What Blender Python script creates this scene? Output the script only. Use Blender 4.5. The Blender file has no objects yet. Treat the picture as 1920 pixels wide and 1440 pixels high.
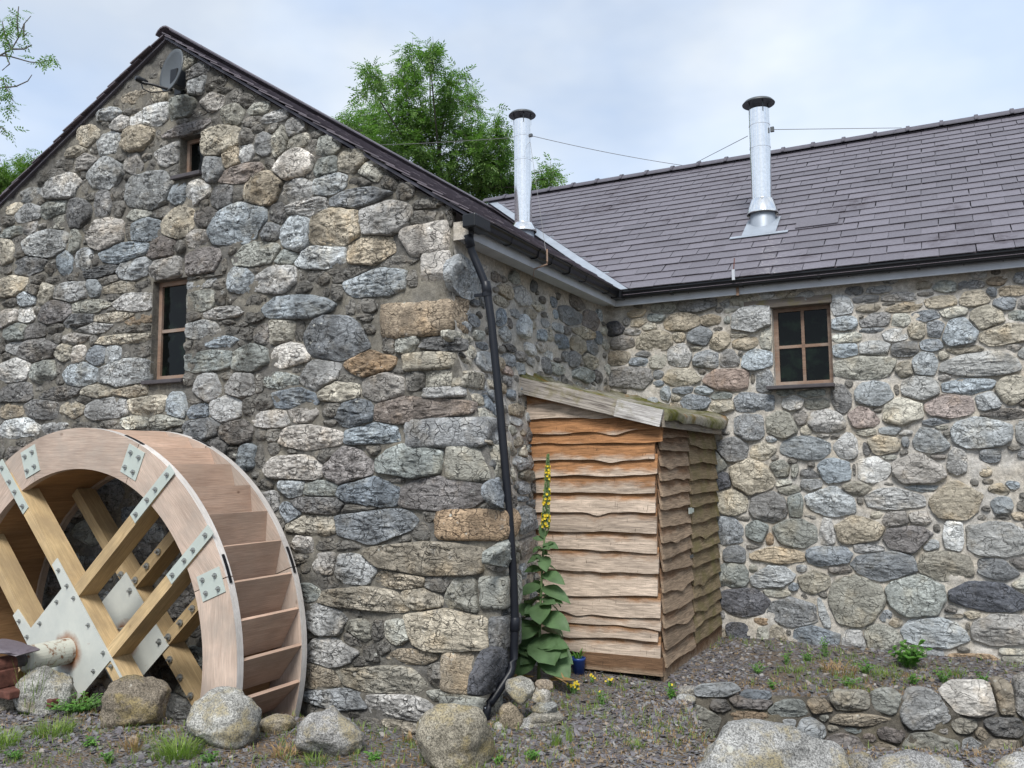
import bpy, math, random
import numpy as np
from mathutils import Matrix, Vector

# ------------------------------------------------------------------ camera, sky, sun, exposure
scene = bpy.context.scene
FPX = 1640.0
YAW, PITCH, ROLL = np.radians([-26.9, 5.65, -0.5])
_fw = np.array([math.sin(YAW)*math.cos(PITCH), math.cos(YAW)*math.cos(PITCH), math.sin(PITCH)])
_r = np.array([math.cos(YAW), -math.sin(YAW), 0.0])
_u = np.cross(_r, _fw)
_r, _u = math.cos(ROLL)*_r + math.sin(ROLL)*_u, -math.sin(ROLL)*_r + math.cos(ROLL)*_u
CAM = np.array([3.746, -6.297, 1.75])
cam_d = bpy.data.cameras.new('camera'); cam = bpy.data.objects.new('camera', cam_d)
scene.collection.objects.link(cam); scene.camera = cam
cam_d.sensor_fit = 'HORIZONTAL'; cam_d.sensor_width = 36.0; cam_d.lens = FPX/1920*36.0
cam_d.clip_start = 0.05; cam_d.clip_end = 3000
cam.matrix_world = Matrix(((_r[0], _u[0], -_fw[0], CAM[0]), (_r[1], _u[1], -_fw[1], CAM[1]),
                           (_r[2], _u[2], -_fw[2], CAM[2]), (0, 0, 0, 1)))
SUN_EL, SUN_AZ = math.radians(50), math.radians(163)      # azimuth from +Y clockwise: behind the camera
world = bpy.data.worlds.new('World'); scene.world = world; world.use_nodes = True
nt = world.node_tree; nt.nodes.clear()
def wn(t, **k):
    n = nt.nodes.new(t)
    for a, v in k.items(): setattr(n, a, v)
    return n
sky = wn('ShaderNodeTexSky', sky_type='NISHITA', sun_disc=False, sun_elevation=SUN_EL, sun_rotation=SUN_AZ)
bg1 = wn('ShaderNodeBackground'); bg1.inputs[1].default_value = 0.12
nt.links.new(sky.outputs[0], bg1.inputs[0])
tc = wn('ShaderNodeTexCoord'); mp = wn('ShaderNodeMapping'); mp.inputs['Scale'].default_value = (1.0, 1.0, 1.9)
nz = wn('ShaderNodeTexNoise'); nz.inputs['Scale'].default_value = 2.3; nz.inputs['Detail'].default_value = 5; nz.inputs['Roughness'].default_value = .5
nt.links.new(tc.outputs['Generated'], mp.inputs[0]); nt.links.new(mp.outputs[0], nz.inputs['Vector'])
cr = wn('ShaderNodeValToRGB'); cr.color_ramp.elements[0].position = .36; cr.color_ramp.elements[1].position = .58
cr.color_ramp.elements[0].color = (.62, .62, .62, 1); cr.color_ramp.elements[1].color = (.97, .97, .97, 1)
nt.links.new(nz.outputs[0], cr.inputs[0])
nz2 = wn('ShaderNodeTexNoise'); nz2.inputs['Scale'].default_value = 3.1; nz2.inputs['Detail'].default_value = 4
nt.links.new(mp.outputs[0], nz2.inputs['Vector'])
cc = wn('ShaderNodeValToRGB'); cc.color_ramp.elements[0].position = .38; cc.color_ramp.elements[1].position = .62
cc.color_ramp.elements[0].color = (.62, .74, .93, 1); cc.color_ramp.elements[1].color = (.82, .88, .94, 1)
nt.links.new(nz2.outputs[0], cc.inputs[0])
bg2 = wn('ShaderNodeBackground'); bg2.inputs[1].default_value = 0.84
nt.links.new(cc.outputs[0], bg2.inputs[0])
mx = wn('ShaderNodeMixShader'); wo = wn('ShaderNodeOutputWorld')
nt.links.new(cr.outputs[0], mx.inputs[0]); nt.links.new(bg1.outputs[0], mx.inputs[1]); nt.links.new(bg2.outputs[0], mx.inputs[2])
nt.links.new(mx.outputs[0], wo.inputs[0])
sun_d = bpy.data.lights.new('sun', 'SUN'); sun_d.energy = 3.0; sun_d.angle = math.radians(22); sun_d.color = (1, .975, .94)
sun = bpy.data.objects.new('sun', sun_d); scene.collection.objects.link(sun)
_sd = Vector((math.sin(SUN_AZ)*math.cos(SUN_EL), math.cos(SUN_AZ)*math.cos(SUN_EL), math.sin(SUN_EL)))
sun.rotation_euler = _sd.to_track_quat('Z', 'Y').to_euler(); sun.location = (0, -5, 20)
vs = scene.view_settings; vs.view_transform = 'Standard'; vs.look = 'None'; vs.gamma = 1.0; vs.exposure = 0.45
vs.use_curve_mapping = False
scene.cycles.use_adaptive_sampling = True; scene.cycles.adaptive_threshold = .02; scene.cycles.max_bounces = 6; scene.cycles.diffuse_bounces = 3; scene.cycles.use_denoising = True

# ------------------------------------------------------------------ helpers
rng = random.Random(7); nrg = np.random.default_rng(7)
COL = scene.collection
def ray(x, y): return _r*(x-960)/FPX - _u*(y-720)/FPX + _fw
def on(ax, val, x, y):                    # the point of the plane axis=val seen at a spot of the photograph
    v = ray(x, y); return CAM + v*((val-CAM[ax])/v[ax])
def onp(n, p0, x, y):
    v = ray(x, y); n = np.asarray(n, float); return CAM + v*((n@(np.asarray(p0)-CAM))/(n@v))
def proj(P):
    v = np.asarray(P, float)-CAM; d = v@_fw
    return 960+FPX*(v@_r)/d, 720-FPX*(v@_u)/d, d

def _hash(ix, iy, iz):
    n = (ix.astype(np.int64)*374761393 + iy.astype(np.int64)*668265263 + iz.astype(np.int64)*2147483647) & 0xffffffff
    n = ((n ^ (n >> 13))*1274126177) & 0xffffffff
    n = ((n ^ (n >> 16))*2246822519) & 0xffffffff
    return ((n ^ (n >> 15)) & 0xffff)/32767.5-1.0
def vnoise(p):
    p = np.asarray(p, float); i = np.floor(p); f = p-i; f = f*f*f*(f*(f*6-15)+10); i = i.astype(np.int64)
    x, y, z = i[..., 0], i[..., 1], i[..., 2]; r = 0
    for dx in (0, 1):
        for dy in (0, 1):
            for dz in (0, 1):
                w = (f[..., 0] if dx else 1-f[..., 0])*(f[..., 1] if dy else 1-f[..., 1])*(f[..., 2] if dz else 1-f[..., 2])
                r = r + w*_hash(x+dx, y+dy, z+dz)
    return r
def fbm(p, o=3, g=.5, l=2.1):
    p = np.asarray(p, float); s = 0; a = 1.0
    for k in range(o): s = s + a*vnoise(p*(l**k)+17.3*k); a *= g
    return s

def mesh(name, V, F, smooth=False):
    """V (n,3); F a list of index arrays, each (k,3) or (k,4), or a plain list of polygons"""
    V = np.asarray(V, np.float32); me = bpy.data.meshes.new(name)
    if isinstance(F, np.ndarray): F = [F]
    if len(F) and isinstance(F[0], np.ndarray):
        tot = np.concatenate([np.full(len(a), a.shape[1], np.int32) for a in F])
        idx = np.concatenate([a.ravel() for a in F]).astype(np.int32)
    else:
        tot = np.array([len(a) for a in F], np.int32); idx = np.array([i for a in F for i in a], np.int32)
    st = np.concatenate([[0], np.cumsum(tot)[:-1]]).astype(np.int32)
    me.vertices.add(len(V)); me.vertices.foreach_set('co', V.ravel())
    me.loops.add(len(idx)); me.loops.foreach_set('vertex_index', idx)
    me.polygons.add(len(tot)); me.polygons.foreach_set('loop_start', st); me.polygons.foreach_set('loop_total', tot)
    me.update(calc_edges=True)
    me.polygons.foreach_set('use_smooth', np.full(len(tot), bool(smooth)))
    me.validate(); return me
def obj(name, me, mat=None, parent=None, loc=None, M=None, color=None):
    o = bpy.data.objects.new(name, me)
    if me is not None and mat is not None and len(me.materials) == 0: me.materials.append(mat)
    if M is not None: o.matrix_basis = M
    elif loc is not None: o.location = [float(c) for c in loc]
    COL.objects.link(o)
    if parent is not None:
        o.parent = parent; o.matrix_parent_inverse = parent.matrix_basis.inverted()
    if color is not None: o.color = (*color[:3], 1)
    return o
def thing(name, loc, label, cat, group=None):
    o = bpy.data.objects.new(name, None); o.location = [float(c) for c in loc]; o.empty_display_size = .2
    COL.objects.link(o); tag(o, label, cat, group); return o
def tag(o, label=None, cat=None, group=None, kind=None):
    if label: o['label'] = label
    if cat: o['category'] = cat
    if group: o['group'] = group
    if kind: o['kind'] = kind
    return o
BOXF = [(0, 3, 2, 1), (4, 5, 6, 7), (0, 1, 5, 4), (1, 2, 6, 5), (2, 3, 7, 6), (3, 0, 4, 7)]
def boxv(x0, x1, y0, y1, z0, z1):
    return [(x0, y0, z0), (x1, y0, z0), (x1, y1, z0), (x0, y1, z0), (x0, y0, z1), (x1, y0, z1), (x1, y1, z1), (x0, y1, z1)]
class MB:
    """collects the faces of one part"""
    def __init__(s): s.v = []; s.f = []
    def add(s, V, F):
        b = len(s.v); s.v += [tuple(map(float, p)) for p in V]; s.f += [tuple(i+b for i in q) for q in F]; return s
    def box(s, *a): return s.add(boxv(*a), BOXF)
    def tube(s, P, R, n=12, caps=True):
        P = [np.asarray(p, float) for p in P]; R = R if hasattr(R, '__len__') else [R]*len(P); V = []; F = []
        for i, p in enumerate(P):
            t = P[min(i+1, len(P)-1)]-P[max(i-1, 0)]; t = t/np.linalg.norm(t)
            a = np.cross(t, [0, 0, 1.]) if abs(t[2]) < .9 else np.cross(t, [1., 0, 0]); a /= np.linalg.norm(a); b = np.cross(t, a)
            for k in range(n):
                c = 2*math.pi*k/n; V.append(p+R[i]*(a*math.cos(c)+b*math.sin(c)))
        for i in range(len(P)-1):
            for k in range(n): F.append((i*n+k, (i+1)*n+k, (i+1)*n+(k+1) % n, i*n+(k+1) % n))
        if caps: F.append(tuple(range(n))); F.append(tuple(range((len(P)-1)*n+n-1, (len(P)-1)*n-1, -1)))
        return s.add(V, F)
    def lathe(s, prof, c, n=24):
        V = []; F = []
        for (r, z) in prof:
            for k in range(n):
                a = 2*math.pi*k/n; V.append((c[0]+r*math.cos(a), c[1]+r*math.sin(a), c[2]+z))
        for i in range(len(prof)-1):
            for k in range(n): F.append((i*n+k, i*n+(k+1) % n, (i+1)*n+(k+1) % n, (i+1)*n+k))
        return s.add(V, F)
    def prism(s, pts, ax, a, b):
        """polygon pts in the two other axes, drawn out from a to b along axis ax"""
        n = len(pts); V = []
        for t in (a, b):
            for p in pts:
                q = list(p); q.insert(ax, t); V.append(q)
        return s.add(V, [tuple(range(n)), tuple(range(2*n-1, n-1, -1))]+[(i, i+n, (i+1) % n+n, (i+1) % n) for i in range(n)])
    def build(s, name, mat, parent=None, smooth=False, M=None, loc=None, color=None, bevel=0):
        me = mesh(name, s.v, s.f, smooth)
        bm = bmesh.new(); bm.from_mesh(me); bmesh.ops.recalc_face_normals(bm, faces=bm.faces); bm.to_mesh(me); bm.free()
        o = obj(name, me, mat, parent, loc, M, color)
        if bevel:
            m = o.modifiers.new('bevel', 'BEVEL'); m.width = bevel; m.segments = 2; m.limit_method = 'ANGLE'
        return o
import bmesh
def frame(o, x, y, z):
    """matrix of a board: origin o, its local axes x y z in the world"""
    return Matrix(((x[0], y[0], z[0], o[0]), (x[1], y[1], z[1], o[1]), (x[2], y[2], z[2], o[2]), (0, 0, 0, 1)))

# ------------------------------------------------------------------ materials
def lin(r, g, b):
    f = lambda c: (c/255/12.92 if c <= 10 else ((c/255+.055)/1.055)**2.4)
    return (f(r), f(g), f(b))
class Mat:
    def __init__(s, name, rough=.8, spec=.4, metal=0):
        s.m = bpy.data.materials.new(name); s.m.use_nodes = True; s.t = s.m.node_tree
        s.b = s.t.nodes['Principled BSDF']; s.b.inputs['Roughness'].default_value = rough
        s.b.inputs['Specular IOR Level'].default_value = spec; s.b.inputs['Metallic'].default_value = metal
        s.pos = s.n('ShaderNodeNewGeometry').outputs['Position']; tcn = s.n('ShaderNodeTexCoord')
        s.loc = tcn.outputs['Object']; oi = s.n('ShaderNodeObjectInfo'); s.rand = oi.outputs['Random']; s.ocol = oi.outputs['Color']
    def n(s, t, **k):
        n = s.t.nodes.new(t)
        for a, v in k.items(): setattr(n, a, v)
        return n
    def put(s, sock, v):
        if isinstance(v, bpy.types.NodeSocket): s.t.links.new(v, sock)
        elif isinstance(v, (int, float)): sock.default_value = v if sock.type == 'VALUE' else ((v, v, v, 1) if sock.type == 'RGBA' else (v, v, v))
        else: sock.default_value = (*v[:3], 1) if sock.type == 'RGBA' else v[:3]
    def math(s, op, a, b=0, c=0, clamp=False):
        n = s.n('ShaderNodeMath', operation=op, use_clamp=clamp)
        for i, v in enumerate((a, b, c)): s.put(n.inputs[i], v)
        return n.outputs[0]
    def vec(s, v, scale=(1, 1, 1), shift=None, rot=None):
        n = s.n('ShaderNodeMapping'); s.put(n.inputs[0], v); n.inputs['Scale'].default_value = scale
        if rot: n.inputs['Rotation'].default_value = rot
        if shift is not None:
            c = s.n('ShaderNodeCombineXYZ')
            for i in range(3): s.put(c.inputs[i], s.math('MULTIPLY', shift, 37.0+i*11))
            s.t.links.new(c.outputs[0], n.inputs['Location'])
        return n.outputs[0]
    def noise(s, v, sc, det=4, ro=.55, dist=0):
        n = s.n('ShaderNodeTexNoise'); s.put(n.inputs['Vector'], v); n.inputs['Scale'].default_value = sc
        n.inputs['Detail'].default_value = det; n.inputs['Roughness'].default_value = ro; n.inputs['Distortion'].default_value = dist
        return n.outputs[0]
    def voro(s, v, sc, feat='F1', out='Distance'):
        n = s.n('ShaderNodeTexVoronoi', feature=feat); s.put(n.inputs['Vector'], v); n.inputs['Scale'].default_value = sc
        return n.outputs[out]
    def ramp(s, f, a, b, ca=0.0, cb=1.0):
        n = s.n('ShaderNodeMapRange'); s.put(n.inputs[0], f)
        for i, v in enumerate((a, b, ca, cb)): n.inputs[i+1].default_value = v
        return n.outputs[0]
    def mix(s, f, a, b, mode='MIX'):
        n = s.n('ShaderNodeMix', data_type='RGBA', blend_type=mode); s.put(n.inputs[0], f); s.put(n.inputs[6], a); s.put(n.inputs[7], b)
        return n.outputs[2]
    def mul(s, col, f): return s.mix(1.0, col, f, 'MULTIPLY')
    def col(s, c): s.put(s.b.inputs['Base Color'], c); return s
    def bump(s, h, st=.5, d=.01):
        n = s.n('ShaderNodeBump'); n.inputs['Strength'].default_value = st; n.inputs['Distance'].default_value = d
        s.put(n.inputs['Height'], h); s.t.links.new(n.outputs[0], s.b.inputs['Normal']); return s

def stone_mat(name, dirt, lichen, strata=.5, bd=.03, con=1.0):
    m = Mat(name, .88, .25)
    p = m.vec(m.pos, shift=m.rand)
    n1 = m.noise(p, 6, 5, .62); n2 = m.noise(p, 34, 4, .7, .7)
    st = m.noise(m.vec(m.pos, (8, 8, 36), shift=m.rand, rot=(0, .22, 0)), 1.0, 5, .7, 1.6)
    isl = m.n('ShaderNodeNewGeometry').outputs['Random Per Island']
    c = m.mul(m.mul(m.ocol, m.ramp(isl, 0, 1, .78, 1.22)), m.ramp(n1, .28, .72, 1-.40*con, 1+.48*con))
    c = m.mix(m.ramp(m.rand, 0, 1, .35, 1.0), c, m.mul(c, m.ramp(n2, .36, .64, 1-.58*con, 1+.55*con)))
    c = m.mix(m.math('MULTIPLY', m.ramp(st, .46, .36), .6*strata*2, clamp=True), c, m.mul(c, .28))
    dn = m.n('ShaderNodeVectorMath', operation='MULTIPLY_ADD'); nn = m.n('ShaderNodeTexNoise'); nn.inputs['Scale'].default_value = 7; m.put(nn.inputs['Vector'], p); m.put(dn.inputs[0], nn.outputs['Color']); dn.inputs[1].default_value = (.30, .30, .30); m.put(dn.inputs[2], p)
    ck = m.voro(m.vec(dn.outputs[0], (1, 1, 1.6)), 6.5, 'DISTANCE_TO_EDGE')
    crk = m.math('MULTIPLY', m.ramp(ck, .045, .008), m.ramp(n1, .40, .52))
    c = m.mix(m.math('MULTIPLY', crk, strata*1.7, clamp=True), c, m.mul(c, .22))
    warm = m.ramp(m.noise(p, 4.2, 3, .6), .52, .70)
    c = m.mix(m.math('MULTIPLY', warm, .34), c, m.mix(1.0, c, (1.25, 1.02, .72), 'MULTIPLY'))
    alg = m.math('MULTIPLY', m.ramp(m.noise(m.vec(m.pos, (1.6, 1.6, .55)), 1.5, 5, .66), .44, .64), m.ramp(n2, .36, .60))
    c = m.mix(m.math('MULTIPLY', alg, dirt), c, (.026, .025, .022))
    sp = m.voro(p, 13)
    spot = m.math('MULTIPLY', m.ramp(m.math('ADD', sp, m.math('MULTIPLY', n2, .22)), .30, .26), m.ramp(n1, .56, .62))
    c = m.mix(m.math('MULTIPLY', spot, lichen), c, (.60, .60, .54))
    wl = m.math('MULTIPLY', m.ramp(m.noise(p, 9, 4, .7), .60, .70), m.ramp(n2, .40, .52))
    c = m.mix(m.math('MULTIPLY', wl, .55*lichen), c, (.56, .56, .53))
    m.col(c)
    m.bump(m.math('SUBTRACT', m.math('ADD', n2, m.math('MULTIPLY', st, 1.3*strata)), m.math('MULTIPLY', crk, .9*strata)), 1.0, bd); return m.m
def mortar_mat(name, base, dirt, warm):
    m = Mat(name, .93, .15)
    n1 = m.noise(m.pos, 2.2, 4, .6); n2 = m.noise(m.pos, 26, 4, .7); n3 = m.noise(m.pos, 120, 2, .7)
    c = m.mix(m.ramp(n1, .4, .64), base, warm)
    c = m.mul(c, m.ramp(n2, .3, .7, .68, 1.3)); c = m.mul(c, m.ramp(n3, .3, .7, .75, 1.25))
    alg = m.math('MULTIPLY', m.ramp(m.noise(m.vec(m.pos, (1.6, 1.6, .55)), 1.5, 6, .66), .43, .64), m.ramp(m.noise(m.pos, 9, 5, .7), .34, .6))
    c = m.mix(m.math('MULTIPLY', alg, dirt), c, (.028, .026, .022))
    m.col(c); m.bump(m.math('ADD', n2, m.math('MULTIPLY', n3, .5)), .75, .012); return m.m
def wood_mat(name, c1, c2, grain=1.0, rough=.75, knots=True, weather=None):
    """grain runs along the local X of each board"""
    m = Mat(name, rough, .3)
    v = m.vec(m.loc, (1.2, 14, 14), shift=m.rand); g = m.noise(v, 2.2, 5, .6, .9); g2 = m.noise(m.vec(m.loc, (4, 120, 120), shift=m.rand), 1.5, 3, .6)
    big = m.noise(m.vec(m.loc, (1, 1.6, 1.6), shift=m.rand), 1.8, 3, .5)
    c = m.mix(m.ramp(g, .3, .7), c1, c2)
    c = m.mul(c, m.ramp(big, .3, .7, .8, 1.18)); c = m.mul(c, m.ramp(g2, .3, .7, 1-.22*grain, 1+.18*grain))
    c = m.mul(c, m.ramp(m.rand, 0, 1, .86, 1.12))
    if knots:
        k = m.voro(m.vec(m.loc, (1.0, 1.7, 1.7), shift=m.rand), 2.6)
        c = m.mix(m.math('MULTIPLY', m.ramp(k, .075, .035), .75), c, m.mul(c, (.34, .25, .2)))
    if weather: c = m.mix(m.math('MULTIPLY', m.ramp(m.noise(m.pos, 3, 5, .65), .45, .68), .6), c, weather)
    m.col(c); m.bump(m.math('ADD', g, m.math('MULTIPLY', g2, .6)), .35*grain, .006); return m.m
def plain(name, c, rough=.5, spec=.5, metal=0, var=.15, sc=12, bump=0):
    m = Mat(name, rough, spec, metal); n = m.noise(m.pos, sc, 5, .6)
    m.col(m.mul(m.mix(1.0, c, (1, 1, 1), 'MULTIPLY'), m.ramp(n, .3, .7, 1-var, 1+var)))
    if bump: m.bump(n, bump, .01)
    return m.m
M = {}
M['stone_gable'] = stone_mat('weathered_gable_stone', .85, .9)
M['stone_rear'] = stone_mat('field_stone', .26, .2, .38, .022, .78)
def boulder_mat():
    m = Mat('granite_boulder', .9, .2); p = m.vec(m.pos, shift=m.rand)
    big = m.noise(p, 2.6, 4, .6); mid = m.noise(p, 11, 4, .65); gr = m.noise(p, 85, 3, .75); gr2 = m.noise(p, 190, 2, .7)
    c = m.mul(m.ocol, m.ramp(big, .3, .7, .72, 1.22)); c = m.mul(c, m.ramp(mid, .3, .7, .72, 1.25))
    c = m.mul(c, m.ramp(gr, .38, .62, .45, 1.5)); c = m.mul(c, m.ramp(gr2, .35, .65, .7, 1.3))
    och = m.math('MULTIPLY', m.ramp(m.noise(p, 4.5, 5, .68), .50, .62), m.ramp(gr, .35, .55))
    c = m.mix(m.math('MULTIPLY', och, .62), c, (.29, .225, .085))
    lic = m.math('MULTIPLY', m.ramp(m.math('ADD', m.voro(p, 9), m.math('MULTIPLY', mid, .25)), .30, .25), m.ramp(big, .52, .58))
    c = m.mix(m.math('MULTIPLY', lic, .6), c, (.52, .52, .46))
    ck = m.ramp(m.noise(m.vec(p, (3, 3, 9), rot=(.4, .3, 0)), 1.6, 5, .7, 1.2), .40, .33)
    c = m.mix(m.math('MULTIPLY', ck, .5), c, m.mul(c, .35))
    m.col(c); m.bump(m.math('ADD', m.math('MULTIPLY', gr, .5), m.math('SUBTRACT', mid, m.math('MULTIPLY', ck, .3))), .8, .014); return m.m
M['boulder'] = boulder_mat()
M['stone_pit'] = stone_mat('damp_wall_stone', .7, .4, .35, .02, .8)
M['mortar_gable'] = mortar_mat('weathered_mortar', (.130, .125, .115), .5, (.215, .198, .162))
M['mortar_rear'] = mortar_mat('lime_mortar', (.46, .44, .405), .22, (.46, .415, .345))
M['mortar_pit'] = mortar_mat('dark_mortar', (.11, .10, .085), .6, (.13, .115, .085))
M['rim_wood'] = wood_mat('larch_rim', (.50, .395, .32), (.40, .305, .245), 1.0, weather=(.33, .29, .25))
M['rim_edge'] = wood_mat('bleached_edge', (.60, .57, .54), (.50, .46, .42), .8, knots=False)
M['bucket_wood'] = wood_mat('larch_boards', (.56, .395, .30), (.46, .31, .225), 1.0, weather=(.40, .30, .23))
M['spoke_wood'] = wood_mat('treated_pine', (.54, .40, .22), (.41, .29, .15), 1.0, weather=(.30, .22, .13))
M['sole_wood'] = wood_mat('sole_boards', (.36, .22, .11), (.27, .155, .075), 1)
M['frame_wood'] = wood_mat('window_wood', (.29, .19, .135), (.19, .125, .09), 1, knots=False, weather=(.30, .26, .225))
M['sill'] = plain('slate_sill', (.060, .053, .056), .6, .4, var=.3, bump=.3)
M['plate'] = plain('galvanised_plate', (.43, .475, .435), .5, .5, var=.06, sc=7)
M['bolt'] = plain('bolt_steel', (.35, .36, .35), .35, .5, .7)
M['black_plastic'] = plain('black_plastic', (.009, .010, .012), .34, .35, var=.1)
M['pipe'] = plain('pipe_plastic', (.009, .0105, .015), .4, .3, var=.12)
M['fascia'] = plain('painted_fascia', (.45, .475, .51), .6, .4, var=.1, sc=5)
M['lead'] = plain('lead_flashing', (.30, .335, .38), .5, .5, .2, var=.12, sc=6)
M['dish'] = plain('dish_paint', (.065, .073, .078), .45, .5, var=.08)
M['glass'] = None
def glass():
    m = Mat('window_glass', .05, .16); n = m.noise(m.pos, 5, 4, .6)
    m.col(m.mix(m.ramp(n, .5, .75), (.003, .004, .004), (.012, .022, .014))); return m.m  # greenish blotches paint a reflection of trees into the pane colour
M['glass'] = glass()
def steel():
    m = Mat('stainless_flue', .15, .5, .95); s = m.noise(m.vec(m.pos, (9, 9, .35)), 3.0, 3, .5)
    n = m.noise(m.pos, 30, 3); m.col(m.mul((.88, .88, .87), m.ramp(n, .3, .7, .9, 1.05)))
    m.put(m.b.inputs['Roughness'], m.ramp(s, .3, .7, .10, .2)); m.bump(s, .05, .02); return m.m
M['steel'] = steel()
def hub():
    m = Mat('hub_plate_paint', .55, .4); d = m.noise(m.pos, 5, 6, .65)
    dist = m.n('ShaderNodeVectorMath', operation='DISTANCE'); m.put(dist.inputs[0], m.loc); dist.inputs[1].default_value = (0, 0, 0)
    r = m.math('ADD', dist.outputs['Value'], m.math('MULTIPLY', d, .16))
    c = m.mix(m.ramp(d, .3, .7), (.43, .45, .42), (.53, .54, .49))
    c = m.mix(m.ramp(r, .27, .20), c, (.23, .095, .035)); c = m.mix(m.ramp(m.noise(m.pos, 9, 5, .7), .70, .76), c, (.30, .14, .06))
    m.col(c); return m.m
M['hub'] = hub()
def rusty():
    m = Mat('rusty_axle', .6, .4); n = m.noise(m.pos, 14, 6, .7)
    m.col(m.mix(m.ramp(n, .52, .62), (.47, .47, .40), (.17, .08, .035))); m.bump(n, .2, .005); return m.m
M['axle'] = rusty()
M['red_iron'] = plain('red_rust_iron', (.115, .047, .034), .8, .3, var=.45, sc=18, bump=.4)
def slate(name, base, stain):
    m = Mat(name, .52, .45); n = m.noise(m.pos, 40, 5, .6); st = m.noise(m.vec(m.pos, (1, 1, 1)), 1.25, 6, .68)
    c = m.mul(base, m.ramp(m.rand, 0, 1, .84, 1.14)); c = m.mul(c, m.ramp(n, .3, .7, .86, 1.12))
    c = m.mix(m.math('MULTIPLY', m.math('MULTIPLY', m.ramp(st, .55, .68), m.ramp(m.noise(m.pos, 11, 5, .7), .38, .55)), stain), c, (.055, .044, .052))
    m.col(c); m.bump(m.math('ADD', n, m.math('MULTIPLY', m.noise(m.pos, 9, 4), .8)), .3, .008); return m.m
M['slate'] = slate('purple_slate', (.128, .119, .138), .9)
M['slate_old'] = slate('old_slate', (.115, .098, .112), .7)
M['ridge'] = plain('ridge_tile', (.085, .08, .097), .6, .4, var=.15)
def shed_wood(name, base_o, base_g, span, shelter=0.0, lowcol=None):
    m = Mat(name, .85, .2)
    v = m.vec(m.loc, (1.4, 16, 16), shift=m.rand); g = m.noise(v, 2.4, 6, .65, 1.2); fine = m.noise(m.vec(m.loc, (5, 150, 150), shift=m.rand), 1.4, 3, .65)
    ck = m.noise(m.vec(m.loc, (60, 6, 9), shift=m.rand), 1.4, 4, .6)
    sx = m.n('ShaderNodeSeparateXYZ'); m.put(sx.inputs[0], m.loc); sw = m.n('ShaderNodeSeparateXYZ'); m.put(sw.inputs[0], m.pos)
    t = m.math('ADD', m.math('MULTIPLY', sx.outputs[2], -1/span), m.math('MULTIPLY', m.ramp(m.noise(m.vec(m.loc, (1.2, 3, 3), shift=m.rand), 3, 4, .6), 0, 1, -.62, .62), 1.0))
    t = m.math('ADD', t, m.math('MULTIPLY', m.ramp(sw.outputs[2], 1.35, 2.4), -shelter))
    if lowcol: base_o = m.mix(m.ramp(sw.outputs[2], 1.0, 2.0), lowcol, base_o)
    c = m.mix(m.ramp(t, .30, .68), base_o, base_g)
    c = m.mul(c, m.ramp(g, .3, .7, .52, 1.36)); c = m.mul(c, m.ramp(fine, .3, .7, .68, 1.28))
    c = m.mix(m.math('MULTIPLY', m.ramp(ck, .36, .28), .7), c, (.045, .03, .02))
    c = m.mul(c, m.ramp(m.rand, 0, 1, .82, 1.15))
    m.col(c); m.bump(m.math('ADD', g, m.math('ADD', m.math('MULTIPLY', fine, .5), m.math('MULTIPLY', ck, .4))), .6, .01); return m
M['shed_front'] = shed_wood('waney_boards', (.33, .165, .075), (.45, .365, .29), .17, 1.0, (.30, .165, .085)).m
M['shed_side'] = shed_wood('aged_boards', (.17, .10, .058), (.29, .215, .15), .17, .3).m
def mossy():
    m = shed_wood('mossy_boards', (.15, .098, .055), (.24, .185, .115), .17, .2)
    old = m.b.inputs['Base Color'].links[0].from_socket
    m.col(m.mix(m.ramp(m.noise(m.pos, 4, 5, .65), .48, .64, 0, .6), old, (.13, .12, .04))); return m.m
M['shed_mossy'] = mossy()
def verge():
    m = Mat('bleached_board', .85, .2); g = m.noise(m.vec(m.loc, (1.2, 26, 26), shift=m.rand), 2.4, 6, .7, .6); mo = m.noise(m.pos, 5, 5, .65)
    c = m.mix(m.ramp(g, .34, .58), (.10, .085, .075), m.ocol); c = m.mix(m.ramp(mo, .53, .66, 0, .55), c, (.17, .15, .055))
    m.col(c); m.bump(g, .7, .008); return m.m
M['verge'] = verge()
def felt():
    m = Mat('mossy_roof_felt', .95, .1); a = m.noise(m.pos, 2.1, 5, .62); b = m.noise(m.pos, 24, 5, .7)
    c = m.mix(m.ramp(a, .36, .62), (.27, .25, .215), (.085, .085, .022)); c = m.mix(m.ramp(m.noise(m.pos, 3.3, 4), .58, .7), c, (.20, .105, .035))
    m.col(m.mul(c, m.ramp(b, .3, .7, .6, 1.3))); m.bump(b, .8, .02); return m.m
M['felt'] = felt()
def leaf(name, c1, c2, trans=.35, vein=False):
    m = Mat(name, .55, .35); n = m.noise(m.pos, 6, 3); isl = m.n('ShaderNodeNewGeometry').outputs['Random Per Island']
    c = m.mix(isl, c1, c2); c = m.mul(c, m.ramp(n, .3, .7, .75, 1.25)); m.col(c)
    if vein: m.bump(m.noise(m.pos, 55, 3), .4, .006)
    tr = m.n('ShaderNodeBsdfTranslucent'); m.put(tr.inputs[0], m.mul(c, (1.1, 1.5, .6))); mxn = m.n('ShaderNodeMixShader'); mxn.inputs[0].default_value = trans
    out = m.t.nodes['Material Output']; m.t.links.new(m.b.outputs[0], mxn.inputs[1]); m.t.links.new(tr.outputs[0], mxn.inputs[2]); m.t.links.new(mxn.outputs[0], out.inputs[0])
    return m.m
M['ash_leaf'] = leaf('ash_leaves', (.065, .135, .036), (.20, .31, .085))
M['bush_leaf'] = leaf('bush_leaves', (.08, .15, .035), (.17, .27, .06))
M['mullein'] = leaf('mullein_leaves', (.062, .12, .05), (.11, .178, .08), .25, True)
M['weed'] = leaf('weed_leaves', (.06, .17, .025), (.13, .27, .05), .35)
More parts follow.
